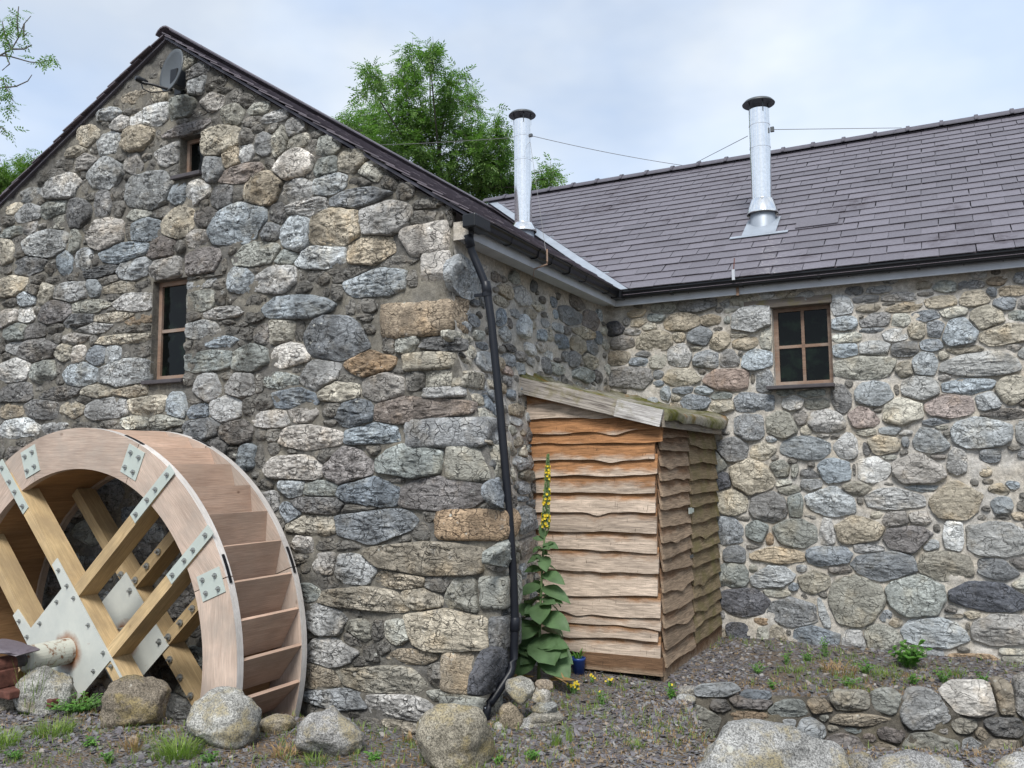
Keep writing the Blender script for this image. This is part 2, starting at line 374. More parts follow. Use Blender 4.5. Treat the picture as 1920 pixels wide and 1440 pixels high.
M['grass'] = leaf('grass_blades', (.12, .19, .04), (.22, .29, .07), .35)
M['dry_grass'] = leaf('dry_stems', (.28, .17, .09), (.40, .27, .13), .25)
M['flower'] = leaf('yellow_petals', (.62, .44, .02), (.75, .58, .05), .25)
M['dead_leaf'] = leaf('dead_leaf', (.22, .14, .06), (.30, .19, .09), .2)
M['bark'] = plain('bark', (.11, .10, .085), .9, .2, var=.3, sc=20, bump=.6)
M['stem'] = plain('green_stem', (.13, .20, .08), .7, .3)
M['blue_pot'] = plain('blue_plastic', (.012, .045, .20), .4, .5)
M['soil'] = plain('potting_soil', (.03, .022, .015), .95, .1, var=.4, sc=40)
def ground():
    m = Mat('slate_gravel', .85, .3)
    vc = m.voro(m.vec(m.pos, (1, 1.6, 1)), 38, 'F1', 'Color'); vd = m.voro(m.vec(m.pos, (1, 1.6, 1)), 38, 'F1')
    s = m.n('ShaderNodeSeparateColor'); m.put(s.inputs[0], vc)
    c = m.mix(m.ramp(s.outputs[0], 0, 1), (.09, .083, .082), (.21, .20, .195)); c = m.mix(m.ramp(s.outputs[1], .72, .8), c, (.15, .105, .06))
    soil = m.noise(m.pos, 1.6, 6, .65); c = m.mix(m.ramp(soil, .52, .66, 0, .75), c, (.15, .11, .075))
    mo = m.noise(m.vec(m.pos, (1, 1, 1)), 2.7, 6, .7); c = m.mix(m.ramp(mo, .60, .70, 0, .7), c, (.10, .10, .03))
    m.col(c); m.bump(m.math('SUBTRACT', m.noise(m.pos, 60, 3), m.math('MULTIPLY', vd, 1.5)), .9, .02); return m.m
M['ground'] = ground()
def chips():
    m = Mat('slate_chips', .6, .4); isl = m.n('ShaderNodeNewGeometry').outputs['Random Per Island']
    cr2 = m.n('ShaderNodeValToRGB'); r = cr2.color_ramp; m.put(cr2.inputs[0], isl)
    r.elements[0].color = (.085, .078, .085, 1); r.elements[1].color = (.30, .29, .28, 1); r.elements[1].position = 1
    for ps, cl in ((.35, (.13, .12, .128)), (.6, (.165, .158, .165)), (.8, (.19, .195, .195)), (.93, (.21, .155, .10))):
        e = r.elements.new(ps); e.color = (*cl, 1)
    m.col(m.mul(cr2.outputs[0], m.ramp(m.noise(m.pos, 50, 3), .3, .7, .8, 1.2))); return m.m
M['chips'] = chips()
# ------------------------------------------------------------------ the stone walls
YC = 3.7237                              # face of the rear wall; the gable wall faces -Y at Y = 0, the side wall faces +X at X = 0
_BZ = [-1.2, -.131, .619, 1.334, 1.761, 2.111, 2.38, 2.839, 3.3, 6.5]
_BX = [.36, .36, .438, .468, .374, .278, .153, 0, 0, 0]
def bulge(z): return np.interp(z, _BZ, _BX)
def sidex(y, z): return bulge(z)*np.exp(-np.maximum(y, 0)/1.2)-.11*np.sin(np.clip(np.asarray(y)/3.72, 0, 1)*np.pi)
APX, APZ, SR, SL = -3.52, 6.33, .672, .518
def ztop(x): return np.where(np.asarray(x) > APX, APZ-SR*(np.asarray(x)-APX), APZ+SL*(np.asarray(x)-APX))
def toA(x, y): p = on(1, 0, x, y); return p[0], p[2]
def toC(x, y): p = on(1, YC, x, y); return p[0], p[2]
def toB(x, y):
    sx = .1
    for k in range(12):
        p = on(0, sx, x, y); sx = .5*sx+.5*float(sidex(p[1], p[2]))
    return p[1], p[2]
RW0 = np.array([1.52, 1.012, 0]); RWD = np.array([.9366, .3503, 0]); RWN = np.array([.3503, -.9366, 0])   # low retaining wall
def toR(x, y):
    p = onp(RWN, RW0, x, y); return (p-RW0)@RWD, p[2]

# colours of the stones: g grey, b blue grey, B pale blue grey, l light grey, w white, t tan, T ochre, y cream, d dark, k black blue, p purple brown, n green grey, o orange brown, r reddish
PAL = dict(g=(.29, .29, .285), b=(.25, .268, .283), B=(.36, .385, .395), l=(.42, .417, .402), w=(.60, .597, .572), t=(.345, .31, .25), T=(.43, .385, .305), y=(.46, .44, .375),
           d=(.185, .181, .175), k=(.115, .117, .128), p=(.235, .212, .197), n=(.315, .324, .295), o=(.32, .245, .17), r=(.36, .295, .26))
# every stone: box of its outline (x0 y0 x1 y1) in quarter pixels of the photograph from the given origin, its colour, q = corner stone, s = slaty
GABLE = [((0, 0), "1350 430 1460 520 n;1405 490 1560 590 ds;1425 580 1545 700 l;1560 585 1690 660 l;1635 665 1745 695 d;1530 705 1680 825 l;1705 690 1810 780 l;1815 720 1910 800 y;1690 790 1830 930 n;1455 815 1540 865 g;1295 740 1455 895 n;915 655 1010 705 d;930 680 1110 770 t;1145 665 1250 765 y;865 740 910 800 y;940 805 1070 860 g;755 810 910 930 ls;850 870 970 975 l;785 910 830 970 d;990 845 1110 935 w;1055 795 1270 935 w;1185 985 1215 1060 g;940 950 1145 1135 T;745 1000 910 1150 B;600 965 735 1095 y;695 1085 740 1160 l;505 1105 640 1185 t;560 1165 720 1280 ls;485 1200 565 1280 l;425 1200 485 1250 d;390 1270 485 1330 d;690 1185 935 1395 B;880 1155 945 1215 g;945 1160 1075 1300 l;1065 1155 1135 1205 l;1345 890 1405 935 g;1210 925 1590 1015 p11;1600 880 1640 940 p;1515 950 1800 1170 T;1810 975 1900 1080 b;1800 1090 1900 1215 l;1680 1125 1800 1245 T;1195 1085 1385 1235 l;1285 1240 1385 1315 t;1140 1200 1175 1250 l;1110 1235 1160 1300 B;975 1275 1285 1575 B;1530 1175 1675 1350 ls;1685 1240 1970 1355 p5;1300 1390 1395 1530 B;615 1290 665 1340 B;300 1310 365 1400 B;345 1315 610 1500 l;615 1350 660 1480 l"),
((400, 0), "275 785 415 865 y;245 875 360 950 l;380 850 550 925 ls;560 905 675 1015 l;565 1020 725 1105 y;725 1045 790 1150 B;790 1040 945 1165 n;745 990 820 1040 p;310 945 380 995 g;415 930 490 990 d;320 1005 445 1160 l;445 965 555 1160 n;475 1125 755 1350 w;765 1190 960 1330 n;935 1140 1135 1290 y;1115 1230 1280 1365 y;1280 1320 1390 1430 T;1090 1330 1180 1400 l;410 1195 450 1260 t;525 1345 755 1510 l;770 1305 1010 1455 B;250 1310 530 1525 T;310 1180 355 1205 d"),
((0, 340), "180 60 325 145 B;285 135 345 175 g;65 175 165 250 y;345 145 495 275 n;30 270 120 330 g;135 180 320 305 l;390 260 500 355 y;300 320 350 365 g;520 140 690 345 d;655 95 730 140 B;715 95 840 265 d;845 65 940 145 w;865 165 940 255 p;190 310 285 395 g;30 340 180 420 n;105 415 205 460 g;0 445 115 625 y;205 370 500 565 B;525 370 605 525 n;635 330 700 385 l;670 295 930 495 l;130 480 205 570 d;115 575 330 695 d;370 605 425 700 b;455 545 555 695 B;575 525 710 670 l;705 555 750 640 g;765 475 1105 605 Bs8;985 215 1125 290 y;1165 205 1310 265 p;955 310 1000 430 B;1000 290 1200 435 B;1240 205 1455 420 T;1480 205 1640 335 d;1500 145 1565 195 p;1600 50 1755 205 d;1415 15 1560 170 w;1770 60 1830 150 n;1605 180 1990 470 B;1415 380 1565 485 l;1135 435 1330 570 p;1325 450 1390 530 B;895 585 1145 740 l;1140 585 1370 725 l;1375 520 1675 700 p;1710 495 1770 550 w;1770 470 2090 640 n;1665 580 1710 680 l;640 640 880 725 ds5;530 695 635 745 l;755 710 890 765 d;800 755 1030 830 t;1025 740 1130 815 t;365 715 470 760 d;250 705 330 770 w;0 720 200 865 y;0 650 30 715 d;40 630 100 690 y;210 775 300 855 B;300 770 410 910 y;430 755 660 895 l;670 740 755 860 B;140 830 265 930 B;40 880 130 930 y;155 955 260 1045 w;5 975 130 1085 l;320 905 535 1060 p;565 895 820 980 n;880 850 1135 970 l;810 860 885 890 d;730 985 990 1060 t;965 1010 1125 1080 o;520 1000 690 1105 ds;590 1065 840 1140 l;960 1085 1130 1135 t;865 1080 945 1140 p;60 1080 195 1185 n;205 1080 340 1170 d;370 1080 475 1130 w;400 1150 480 1215 l;480 1140 670 1215 l;680 1165 730 1230 l;720 1150 1130 1220 y;60 1215 160 1290 l;160 1190 440 1335 d;445 1230 550 1340 t;550 1245 650 1350 w;670 1230 790 1370 b;810 1235 920 1360 B;1025 1230 1135 1310 t;935 1285 975 1325 n;0 1180 45 1300 w;0 1340 210 1490 w;245 1355 435 1500 n;430 1365 465 1440 o;505 1365 720 1525 B;775 1330 1130 1530 B;1410 705 1640 735 l;1420 735 1610 810 l;1610 740 1710 800 p;1715 660 1910 830 B;1425 820 1620 975 n;1630 835 1710 925 y;1710 850 1775 915 g;1410 985 1520 1045 T;1540 950 1810 1035 ls;1665 1045 1755 1080 g;1385 1045 1650 1175 B;1700 1085 1790 1145 l;1550 1170 1780 1250 Bs;1375 1205 1455 1260 l;1460 1205 1530 1275 g;1375 1270 1745 1430 n;1790 1200 1830 1245 g"),
((400, 340), "555 145 860 245 ls4;440 185 560 310 d;880 60 1330 180 b8;1400 30 1515 130 B;1525 135 1710 205 T;1500 220 1665 310 T;1690 240 1735 290 y;1745 180 1795 320 T;1110 165 1490 400 l8;1390 330 1765 550 lq;375 315 500 440 d;530 265 720 520 B;745 220 1105 485 T;645 490 1000 660 w;1020 425 1355 615 T;1290 570 1510 635 d;480 525 625 615 n;320 640 640 820 l;640 670 685 730 l;715 675 780 745 w;780 685 880 765 y;870 665 945 700 g;900 695 985 755 t;990 645 1145 710 w;1465 680 1525 785 T;1010 660 1450 865 Bs;1565 540 1775 810 lq;115 660 305 830 B;260 865 385 960 d;640 755 745 830 d;890 780 970 885 b;400 860 870 1030 B;235 985 370 1060 B;1000 900 1075 1005 t;1085 920 1115 980 n;1125 885 1230 985 b;1090 995 1205 1050 d;1245 840 1800 1150 oq;320 1090 440 1210 d;430 1045 620 1205 t;625 1060 685 1200 p;700 1010 1210 1330 b;1130 1075 1210 1140 l;205 1105 310 1180 l;55 1045 150 1085 l;200 1060 260 1090 l;1280 1155 1375 1285 d;1370 1150 1520 1280 y;1575 1180 1850 1270 ds-8;1415 1290 1810 1405 Tq;1035 1290 1360 1465 o;465 1215 715 1380 w;160 1235 400 1420 n"),
((480, 680), "365 0 625 210 l;85 85 310 190 n;0 80 55 215 y;145 200 455 335 bs;0 245 120 345 l;0 365 255 490 l-8;270 345 445 440 l;290 30 355 80 g;625 95 740 145 B;480 135 780 300 y;820 70 1110 265 l;1035 45 1110 85 d;1145 75 1265 200 d;1285 70 1475 185 y;1475 70 1570 180 tq;1250 190 1560 255 lsq;605 285 870 460 bs;520 300 650 400 p;520 425 600 475 t;920 265 1530 445 p;715 475 1065 630 Bs;1115 425 1720 625 bsq;185 475 635 655 l;90 500 185 585 T;10 500 85 575 g;845 610 935 690 g;925 630 1385 860 n;1415 630 1785 875 nq;105 690 500 895 l;465 650 580 740 d;200 870 360 1000 B;530 655 870 905 p;35 880 125 950 B;370 895 615 1005 n;0 635 60 780 B;630 860 1100 1090 b;1010 860 1100 905 l;1090 870 1735 1115 p;45 970 155 1115 g;275 1000 665 1135 d;205 1060 330 1190 b;265 1140 605 1290 t;605 1090 1225 1350 b;660 1065 905 1115 t;1265 1120 1360 1190 g;1330 1110 1865 1320 oq;1185 1210 1295 1330 n;1075 1285 1155 1345 d;295 1300 445 1425 l;450 1340 600 1400 g;615 1340 780 1405 n;525 1325 640 1375 d;140 1140 205 1240 p"),
((480, 1020), "875 -20 1715 240 t;455 70 630 240 l;560 80 860 290 l;480 230 610 320 g;265 80 420 150 d;350 135 415 205 y;330 310 470 420 n;500 335 1085 505 t;945 215 1260 320 t;1285 240 1460 345 t;1135 345 1370 475 t;1440 255 1665 485 n;1680 260 1860 470 nq;720 485 795 540 p;1155 500 1750 800 T;345 465 670 670 l;690 570 880 740 n;885 585 970 720 p;980 570 1150 735 y;685 665 795 760 l;385 715 755 910 l;825 740 935 870 t;910 725 1010 825 d;1005 800 1340 890 t;735 850 850 920 g;335 920 595 1080 t;635 900 1235 1105 t;1310 890 1420 1060 d;1380 810 1740 1110 tq;400 1090 820 1240 g;860 1130 1330 1310 l;1320 1100 1620 1190 n;1380 1150 1740 1290 nq;800 1310 925 1380 y;985 1320 1250 1410 t;1760 560 1850 780 dq"),
((0, 680), "430 110 480 160 w;1345 80 1450 160 l;1475 85 1645 265 l;1735 90 1920 250 l;0 170 240 300 d;310 190 600 270 d;620 180 840 260 y;900 180 1200 250 t;600 250 680 300 g;15 305 170 410 t;220 290 430 410 d;490 300 635 415 t;655 275 955 425 l;1000 250 1255 385 y;1255 245 1400 420 B;1435 320 1570 430 bs;1590 270 1830 450 l;1390 400 1655 570 d;1655 430 1890 610 d;915 415 1115 500 y;1135 395 1380 510 y;1260 485 1360 525 d;750 440 880 490 B;10 430 290 560 w;330 460 500 530 l;565 450 680 490 B;140 570 260 620 t;0 600 40 720 g;1570 570 1720 700 d;1720 640 1800 740 l;1790 620 1950 790 B;1830 280 1915 410 g;1420 270 1510 300 l")]
SIDE = [((820, 480), "90 20 300 315 l;60 560 165 640 y;165 580 240 660 y;250 330 315 380 d;175 395 240 470 l;225 440 310 530 b;165 495 240 560 l;270 560 340 640 y;210 670 270 760 y;290 640 370 700 b;435 395 490 525 b;425 310 530 380 T;410 125 470 195 d;450 210 555 315 T;470 150 510 200 d;575 235 685 375 l;465 530 545 640 B;600 450 680 610 w;495 665 590 715 d;485 735 570 830 b;290 720 425 870 l;590 720 655 795 g;655 660 740 740 w;705 345 800 410 y;660 400 730 470 t;690 485 735 545 T;750 550 805 645 B;740 640 815 720 l;780 470 830 540 l;820 450 850 480 d;840 310 890 390 b;860 510 945 575 B;870 590 970 690 b;910 385 1070 515 g;930 530 1000 585 d;990 300 1090 410 d;1010 535 1180 620 T;1005 600 1100 735 T;1100 630 1200 750 b;1180 570 1235 660 b;1080 420 1200 555 p;990 720 1060 835 b;1090 730 1180 850 T;1020 840 1175 950 n;1165 860 1235 955 d;845 790 945 890 n;780 760 850 880 g;870 765 930 810 d;940 720 985 790 b;800 710 860 780 w;1060 780 1090 820 d;540 400 610 460 l;260 865 350 930 l;360 890 405 920 d;265 945 355 1035 l;370 920 430 1000 y;380 1000 445 1090 b;270 1040 340 1110 y;335 1040 405 1170 b;520 1010 590 1080 b;545 1110 645 1210 T;500 900 550 975 g;490 830 560 900 r;415 1110 470 1220 b;360 1310 420 1400 t;330 1160 430 1280 y;555 1210 630 1270 l;580 1360 640 1440 t"),
((900, 820), "105 110 180 210 o;250 150 345 245 l;300 235 405 325 t;290 40 330 150 y;60 310 200 530 b;40 10 95 60 t;340 130 390 240 l;290 440 350 480 b;360 470 430 520 b;275 520 430 710 g;70 770 225 985 n;280 740 430 900 l;280 330 360 430 g"),
((480, 1020), "1650 790 1890 1100 k")]
REAR = [((1100, 480), "315 400 435 460 T;335 470 450 530 y;275 470 320 520 g;145 500 275 595 k;295 545 405 590 g;200 600 355 695 g;420 505 520 555 y;460 435 585 490 n;500 360 670 430 n;690 330 970 415 b;590 430 845 565 T;855 440 1000 520 T;1030 450 1085 510 n;1040 395 1125 430 y;1005 325 1070 385 g;1080 300 1280 380 y;1285 275 1400 320 l;1435 270 1560 310 y;1085 375 1395 565 l;385 565 640 715 T;650 570 735 640 y;765 540 945 670 g;955 535 1015 555 g;930 570 1070 700 T;1085 580 1210 605 t;1110 615 1280 700 T;1305 555 1395 700 y;775 675 870 705 t;165 720 315 815 t;380 715 520 750 b;330 765 460 825 b;475 740 595 840 y;620 665 790 830 l;800 720 990 840 gs;1005 710 1145 835 g;1135 715 1170 750 d;1170 705 1395 850 B;190 835 490 990 g;505 860 575 920 g;505 935 575 975 b;580 850 845 970 y;900 850 1215 1010 r;835 845 890 885 g;1275 860 1395 1030 g;1235 890 1260 960 p;645 985 790 1035 b;815 980 940 1045 B;560 985 630 1080 B;640 1040 700 1090 t;710 1035 920 1145 b;945 1020 1075 1080 n;940 1075 1105 1170 y;1110 1030 1450 1170 b;1125 1190 1340 1380 b;1340 1180 1575 1360 n;1475 1050 1625 1150 w;1640 1065 1815 1140 n;1590 1005 1770 1060 n;1435 1005 1550 1045 n;1350 1350 1420 1400 l;1560 1170 1655 1270 g;1610 1270 1680 1340 y;1665 1160 1915 1325 l"),
((1440, 480), "485 300 630 440 l;485 455 670 565 B;490 570 690 655 y;505 655 670 755 B;690 645 905 740 B;510 755 940 920 n;640 300 850 355 b;675 360 830 420 t;590 235 710 295 d;745 225 920 280 g;830 280 1110 340 gs;860 350 950 375 y;900 355 1150 415 T;1120 195 1230 250 t;1115 275 1235 300 y;1240 190 1420 270 n;1420 180 1610 250 g;1650 160 1785 220 o;1735 225 1920 300 T;1640 240 1715 305 b;1845 130 1960 210 b;1185 305 1405 390 T;1445 260 1655 375 T;1695 315 1865 400 b;1870 320 1960 400 g;690 435 920 530 g;930 435 1065 530 y;1090 415 1285 490 b;1290 390 1480 455 y;700 540 880 570 g;685 445 720 470 o;1050 500 1195 615 T;1180 485 1325 605 b;1310 475 1570 680 B;1515 380 1760 555 T;1820 410 1960 490 n;1595 510 1960 660 y6;865 545 1040 640 w;930 645 1130 745 b;1140 630 1300 710 b;1355 670 1590 735 t;1285 720 1355 785 y;1800 665 1900 705 l;1090 725 1270 895 B;965 800 1075 905 t;1290 720 1880 905 Bs;1880 690 1960 770 B;1285 890 1370 935 l;670 945 940 1130 B;995 905 1285 1080 B;945 970 985 1040 t;1305 920 1670 1030 B;1570 1030 1735 1165 l;1725 915 1960 1110 y;485 965 615 1160 d;860 1065 1155 1255 y;1185 1045 1540 1215 r;615 1135 815 1290 r;785 1140 860 1170 n;1615 1150 1910 1220 d;1890 1080 1960 1130 t;1175 1220 1345 1275 b;1255 1265 1345 1310 n;1310 1310 1360 1360 l;1375 1215 1840 1440 B;1860 1250 1960 1405 B;830 1285 1000 1345 B;675 1300 815 1345 y;980 1310 1075 1350 l;750 1340 985 1490 T;1005 1345 1055 1430 g;1110 1290 1360 1480 B;370 1335 465 1360 d;470 1340 545 1365 g;130 1350 455 1525 B;500 1335 660 1510 l"),
((1320, 800), "120 90 320 250 b;360 125 525 245 y;470 75 540 115 B;80 350 195 475 k;210 260 535 500 T;500 255 650 375 n;630 245 700 280 y;650 275 705 380 n;550 395 660 450 y;570 430 715 510 n;710 325 880 390 d-30;740 385 875 470 l;850 250 1110 410 B;1110 285 1145 360 y;1145 230 1395 415 w;1195 125 1240 215 d;1340 210 1445 245 y;1475 175 1530 215 B;1420 200 1785 420 l;1830 170 1960 360 l;1695 210 1810 245 d;1310 420 1410 440 d;1515 445 1755 485 B;95 470 315 660 T;355 495 630 700 gs;625 500 745 670 n;785 460 1140 660 B;1055 420 1240 520 t;1140 530 1190 575 g;1205 460 1640 615 ls;1700 430 2070 685 T;1255 640 1340 685 y;1335 640 1540 740 g;1530 640 1690 725 l;95 680 290 875 b;320 715 470 855 n;470 800 520 880 o;545 700 840 890 n;875 700 975 880 l;990 685 1330 865 T;1360 750 1720 930 p;760 660 835 690 n;250 675 340 705 g;160 895 300 1020 b;325 885 410 915 l;370 910 735 1015 Ts-6;785 900 1100 1040 b;1140 880 1335 945 g;1120 935 1575 1140 bs;110 1020 340 1200 n;345 1050 660 1210 ls;345 1040 400 1100 n;700 1040 770 1085 b;950 1040 1100 1100 d;720 1090 925 1255 T;635 1170 710 1230 b;460 1210 635 1270 y;130 1215 470 1405 k;500 1290 850 1500 b;860 1240 925 1285 g;865 1275 920 1515 B20;940 1130 1345 1480 n;1390 1120 1805 1420 n;1815 1345 1895 1390 d"),
((1440, 900), "1665 30 1800 105 y;1790 10 1880 65 B;1670 130 1825 250 B;1700 265 1825 295 B;1825 245 1960 300 t;1580 265 1650 300 t;1505 310 1960 565 B;1320 320 1455 535 w;1245 335 1290 385 l;1170 450 1275 525 l;1135 525 1535 745 t;1585 600 1860 740 d;1820 590 1940 660 d;1380 760 1895 980 k;1330 950 1410 1000 d;1340 1000 1465 1030 g;1480 985 1585 1035 y;1015 1040 1475 1255 Bs;910 1040 1000 1100 t;735 1085 990 1285 n;840 980 925 1060 g;560 1130 725 1270 l;180 1085 530 1255 b;135 1125 180 1160 k;0 1100 150 1260 t;1485 1070 1520 1120 l;1520 1020 1960 1225 l;1750 1270 1930 1320 y;1330 1300 1755 1420 o;1760 1300 1960 1440 n;1200 1270 1310 1350 g;-304 1080 -148 1224 k;-92 1040 16 1088 o;-72 1100 20 1260 y")]
LOW = [((1240, 1080), "113 325 229 361 l;234 345 319 379 b;331 376 432 421 n;444 370 506 410 t;508 350 619 401 t;636 345 715 407 n;715 350 865 455 l;842 325 1037 415 w;209 399 308 449 o;407 430 489 489 l;506 415 673 450 t;650 449 721 495 p;495 469 599 543 p;622 498 695 543 t;729 469 879 557 n;873 427 938 466 t;910 489 967 565 l;975 418 1074 481 d;975 486 1068 571 t;983 316 1057 418 t;1057 308 1130 418 l;283 435 367 469 d;205 345 330 400 p")]
def parse(rows, scale=4.0):
    out = []
    for (ox, oy), s in rows:
        for e in s.split(';'):
            a = e.split(); x0, y0, x1, y1 = [float(v) for v in a[:4]]; c = a[4]; fl = c[1:]; q = 'q' in fl; sl = 's' in fl
            ang = fl.replace('q', '').replace('s', ''); ang = float(ang) if ang else 0.0
            out.append((ox+x0/scale, oy+y0/scale, ox+x1/scale, oy+y1/scale, c[0], q, sl, ang))
    return out

def outline(ns, g, a, b, ang, cuts, grow):
    """edge of a stone laid among its neighbours: a rough block, cut back along the joints (each cut a line: normal, distance)"""
    th = np.arange(ns)*2*np.pi/ns; ux, uy = a*np.cos(th), b*np.sin(th); ln = np.hypot(ux, uy); ux, uy = ux/ln, uy/ln
    ca, sa = math.cos(math.radians(ang)), math.sin(math.radians(ang)); vx, vy = ux*ca+uy*sa, -ux*sa+uy*ca
    worn = g.random() < .12; e = g.uniform(2.2, 2.8) if worn else g.uniform(3.2, 7.0)
    r = (np.abs(vx/(a*grow))**e+np.abs(vy/(b*grow))**e)**(-1/e)
    for k in range(0 if worn else g.integers(3, 7)):
        ph = g.uniform(0, 2*np.pi); nx, ny = np.cos(ph)/a, np.sin(ph)/b; l = math.hypot(nx, ny); nx /= l; ny /= l
        d = math.hypot(a*nx, b*ny)*g.uniform(.84, 1.12)*grow; cs = vx*nx+vy*ny; r = np.where(cs > .02, np.minimum(r, d/np.maximum(cs, .02)), r)
    for (nx, ny, d) in cuts:
        cs = ux*nx+uy*ny; r = np.where(cs > .02, np.minimum(r, d/np.maximum(cs, .02)), r)
    r = .18*np.roll(r, 1)+.64*r+.18*np.roll(r, -1)
    r = r*(1+.03*vnoise(np.stack([ux*3+g.uniform(0, 99), uy*3, th*0], -1))+.028*vnoise(np.stack([ux*7+g.uniform(0, 99), uy*7, th*0], -1)))
    return r*ux, r*uy
def joints(i, O, joint):
    """lines of the joints between stone i and the stones about it"""
    ci = O[i]; d = O[:, :2]-ci[:2]; near = np.where((np.abs(d[:, 0]) < (ci[2]+O[:, 2])*1.5+.05) & (np.abs(d[:, 1]) < (ci[3]+O[:, 3])*1.5+.05))[0]; out = []
    for j in near:
        if j == i: continue
        nx, ny = d[j, 0]/(ci[2]**2+O[j, 2]**2), d[j, 1]/(ci[3]**2+O[j, 3]**2); l = math.hypot(nx, ny)
        if l < 1e-9: continue
        nx, ny = nx/l, ny/l; D = d[j, 0]*nx+d[j, 1]*ny; ei, ej = math.hypot(ci[2]*nx, ci[3]*ny), math.hypot(O[j, 2]*nx, O[j, 3]*ny); gap = D-ei-ej
        c = ei+gap/2 if gap > 0 else D*ei/(ei+ej)
        out.append((nx, ny, max(c-joint/2, .35*ei)))
    return out
_TOPO = {}
def topo(nr, ns):
    if (nr, ns) not in _TOPO:
        q = []; k = np.arange(ns); t = np.stack([np.zeros(ns, int), 1+k, 1+(k+1) % ns], -1)
        for i in range(nr-1):
            a = 1+i*ns+k; b = 1+i*ns+(k+1) % ns; q.append(np.stack([a, a+ns, b+ns, b], -1))
        _TOPO[(nr, ns)] = (t, np.concatenate(q))
    return _TOPO[(nr, ns)]
def stone_uvn(w, h, ang, slaty, seed, px, cuts, grow, ruf=1.0):
    """a face stone: (u, v, n) points, u along the wall, v up, n out of it"""
    g = np.random.default_rng(seed); big = px > 60
    px = max(px, w*FPX/11)
    nr, ns = (17, 58) if px > 75 else (13, 44) if px > 45 else (10, 32) if px > 30 else (8, 26) if px > 22 else (5, 16)
    a, b = w/2, h/2; ox, oy = outline(ns, g, a, b, ang, cuts, grow)
    rho = 1-(1-np.arange(1, nr)/(nr-1))**1.35; rho = np.append(rho, 1.0)
    U = ox[None]*rho[:, None]; Vv = oy[None]*rho[:, None]
    H = min(.075, .020+.18*min(w, h))*g.uniform(.7, 1.2); p = g.uniform(6, 15)
    R = np.broadcast_to(rho[:, None], U.shape); hh = H*(.58+.42*(1-R**p)**.5)
    for k in range(g.integers(3, 6)):          # broken faces
        ph = g.uniform(0, 2*np.pi); d0 = g.uniform(-.1, .7); sl = g.uniform(.2, .75)
        t = (U/a*np.cos(ph)+Vv/b*np.sin(ph))-d0
        hh = np.minimum(hh, H*(1.0-np.maximum(t, 0)*sl/(1.1-d0+.2)*1.5))
    off = g.uniform(0, 500, 3)
    P = np.stack([U, Vv, hh], -1)+off
    sc = np.array([8, 40, 8]) if slaty else np.array([14, 24, 14])
    am = (.030 if slaty else .025)*ruf
    edge = np.clip((1-R)*6+.25, 0, 1)
    hh = hh+edge*(am*min(1, H/.05)*np.abs(fbm(P*sc, 3, .55))-.006)+edge*.012*fbm(P*np.array([5, 7, 5]), 2)
    hh = np.maximum(hh, .006); hh[-1] = -.035
    c0 = hh[0].mean()
    V = np.concatenate([[[0, 0, c0]], np.stack([U, Vv, hh], -1).reshape(-1, 3)])
    return V, topo(nr, ns)
def rock(sx, sy, sz, seed, sub=4, rough=.10, pw=2.6, cuts=5, flat=0.0):
    """a free stone, half sizes sx sy sz: rounded block with broken faces"""
    bm = bmesh.new(); bmesh.ops.create_icosphere(bm, subdivisions=sub, radius=1.0)
    V = np.array([v.co[:] for v in bm.verts]); F = np.array([[v.index for v in f.verts] for f in bm.faces]); bm.free()
    g = np.random.default_rng(seed); e = pw
    V /= (np.abs(V)**e).sum(1, keepdims=True)**(1/e)
    for k in range(cuts):
        d = g.normal(size=3); d /= np.linalg.norm(d); c = g.uniform(.66, .92); t = V@d-c
        V -= np.maximum(t, 0)[:, None]*d*.82
    o = g.uniform(0, 300, 3); N = V/np.linalg.norm(V, axis=1, keepdims=True)
    V = V+N*(rough*1.0*fbm(V*1.5+o, 2)+rough*.5*np.abs(fbm(V*4+o, 3))+rough*.10*fbm(V*14+o, 2))[:, None]
    V = V/np.abs(V).max(0)
    return V*[sx, sy, sz], F

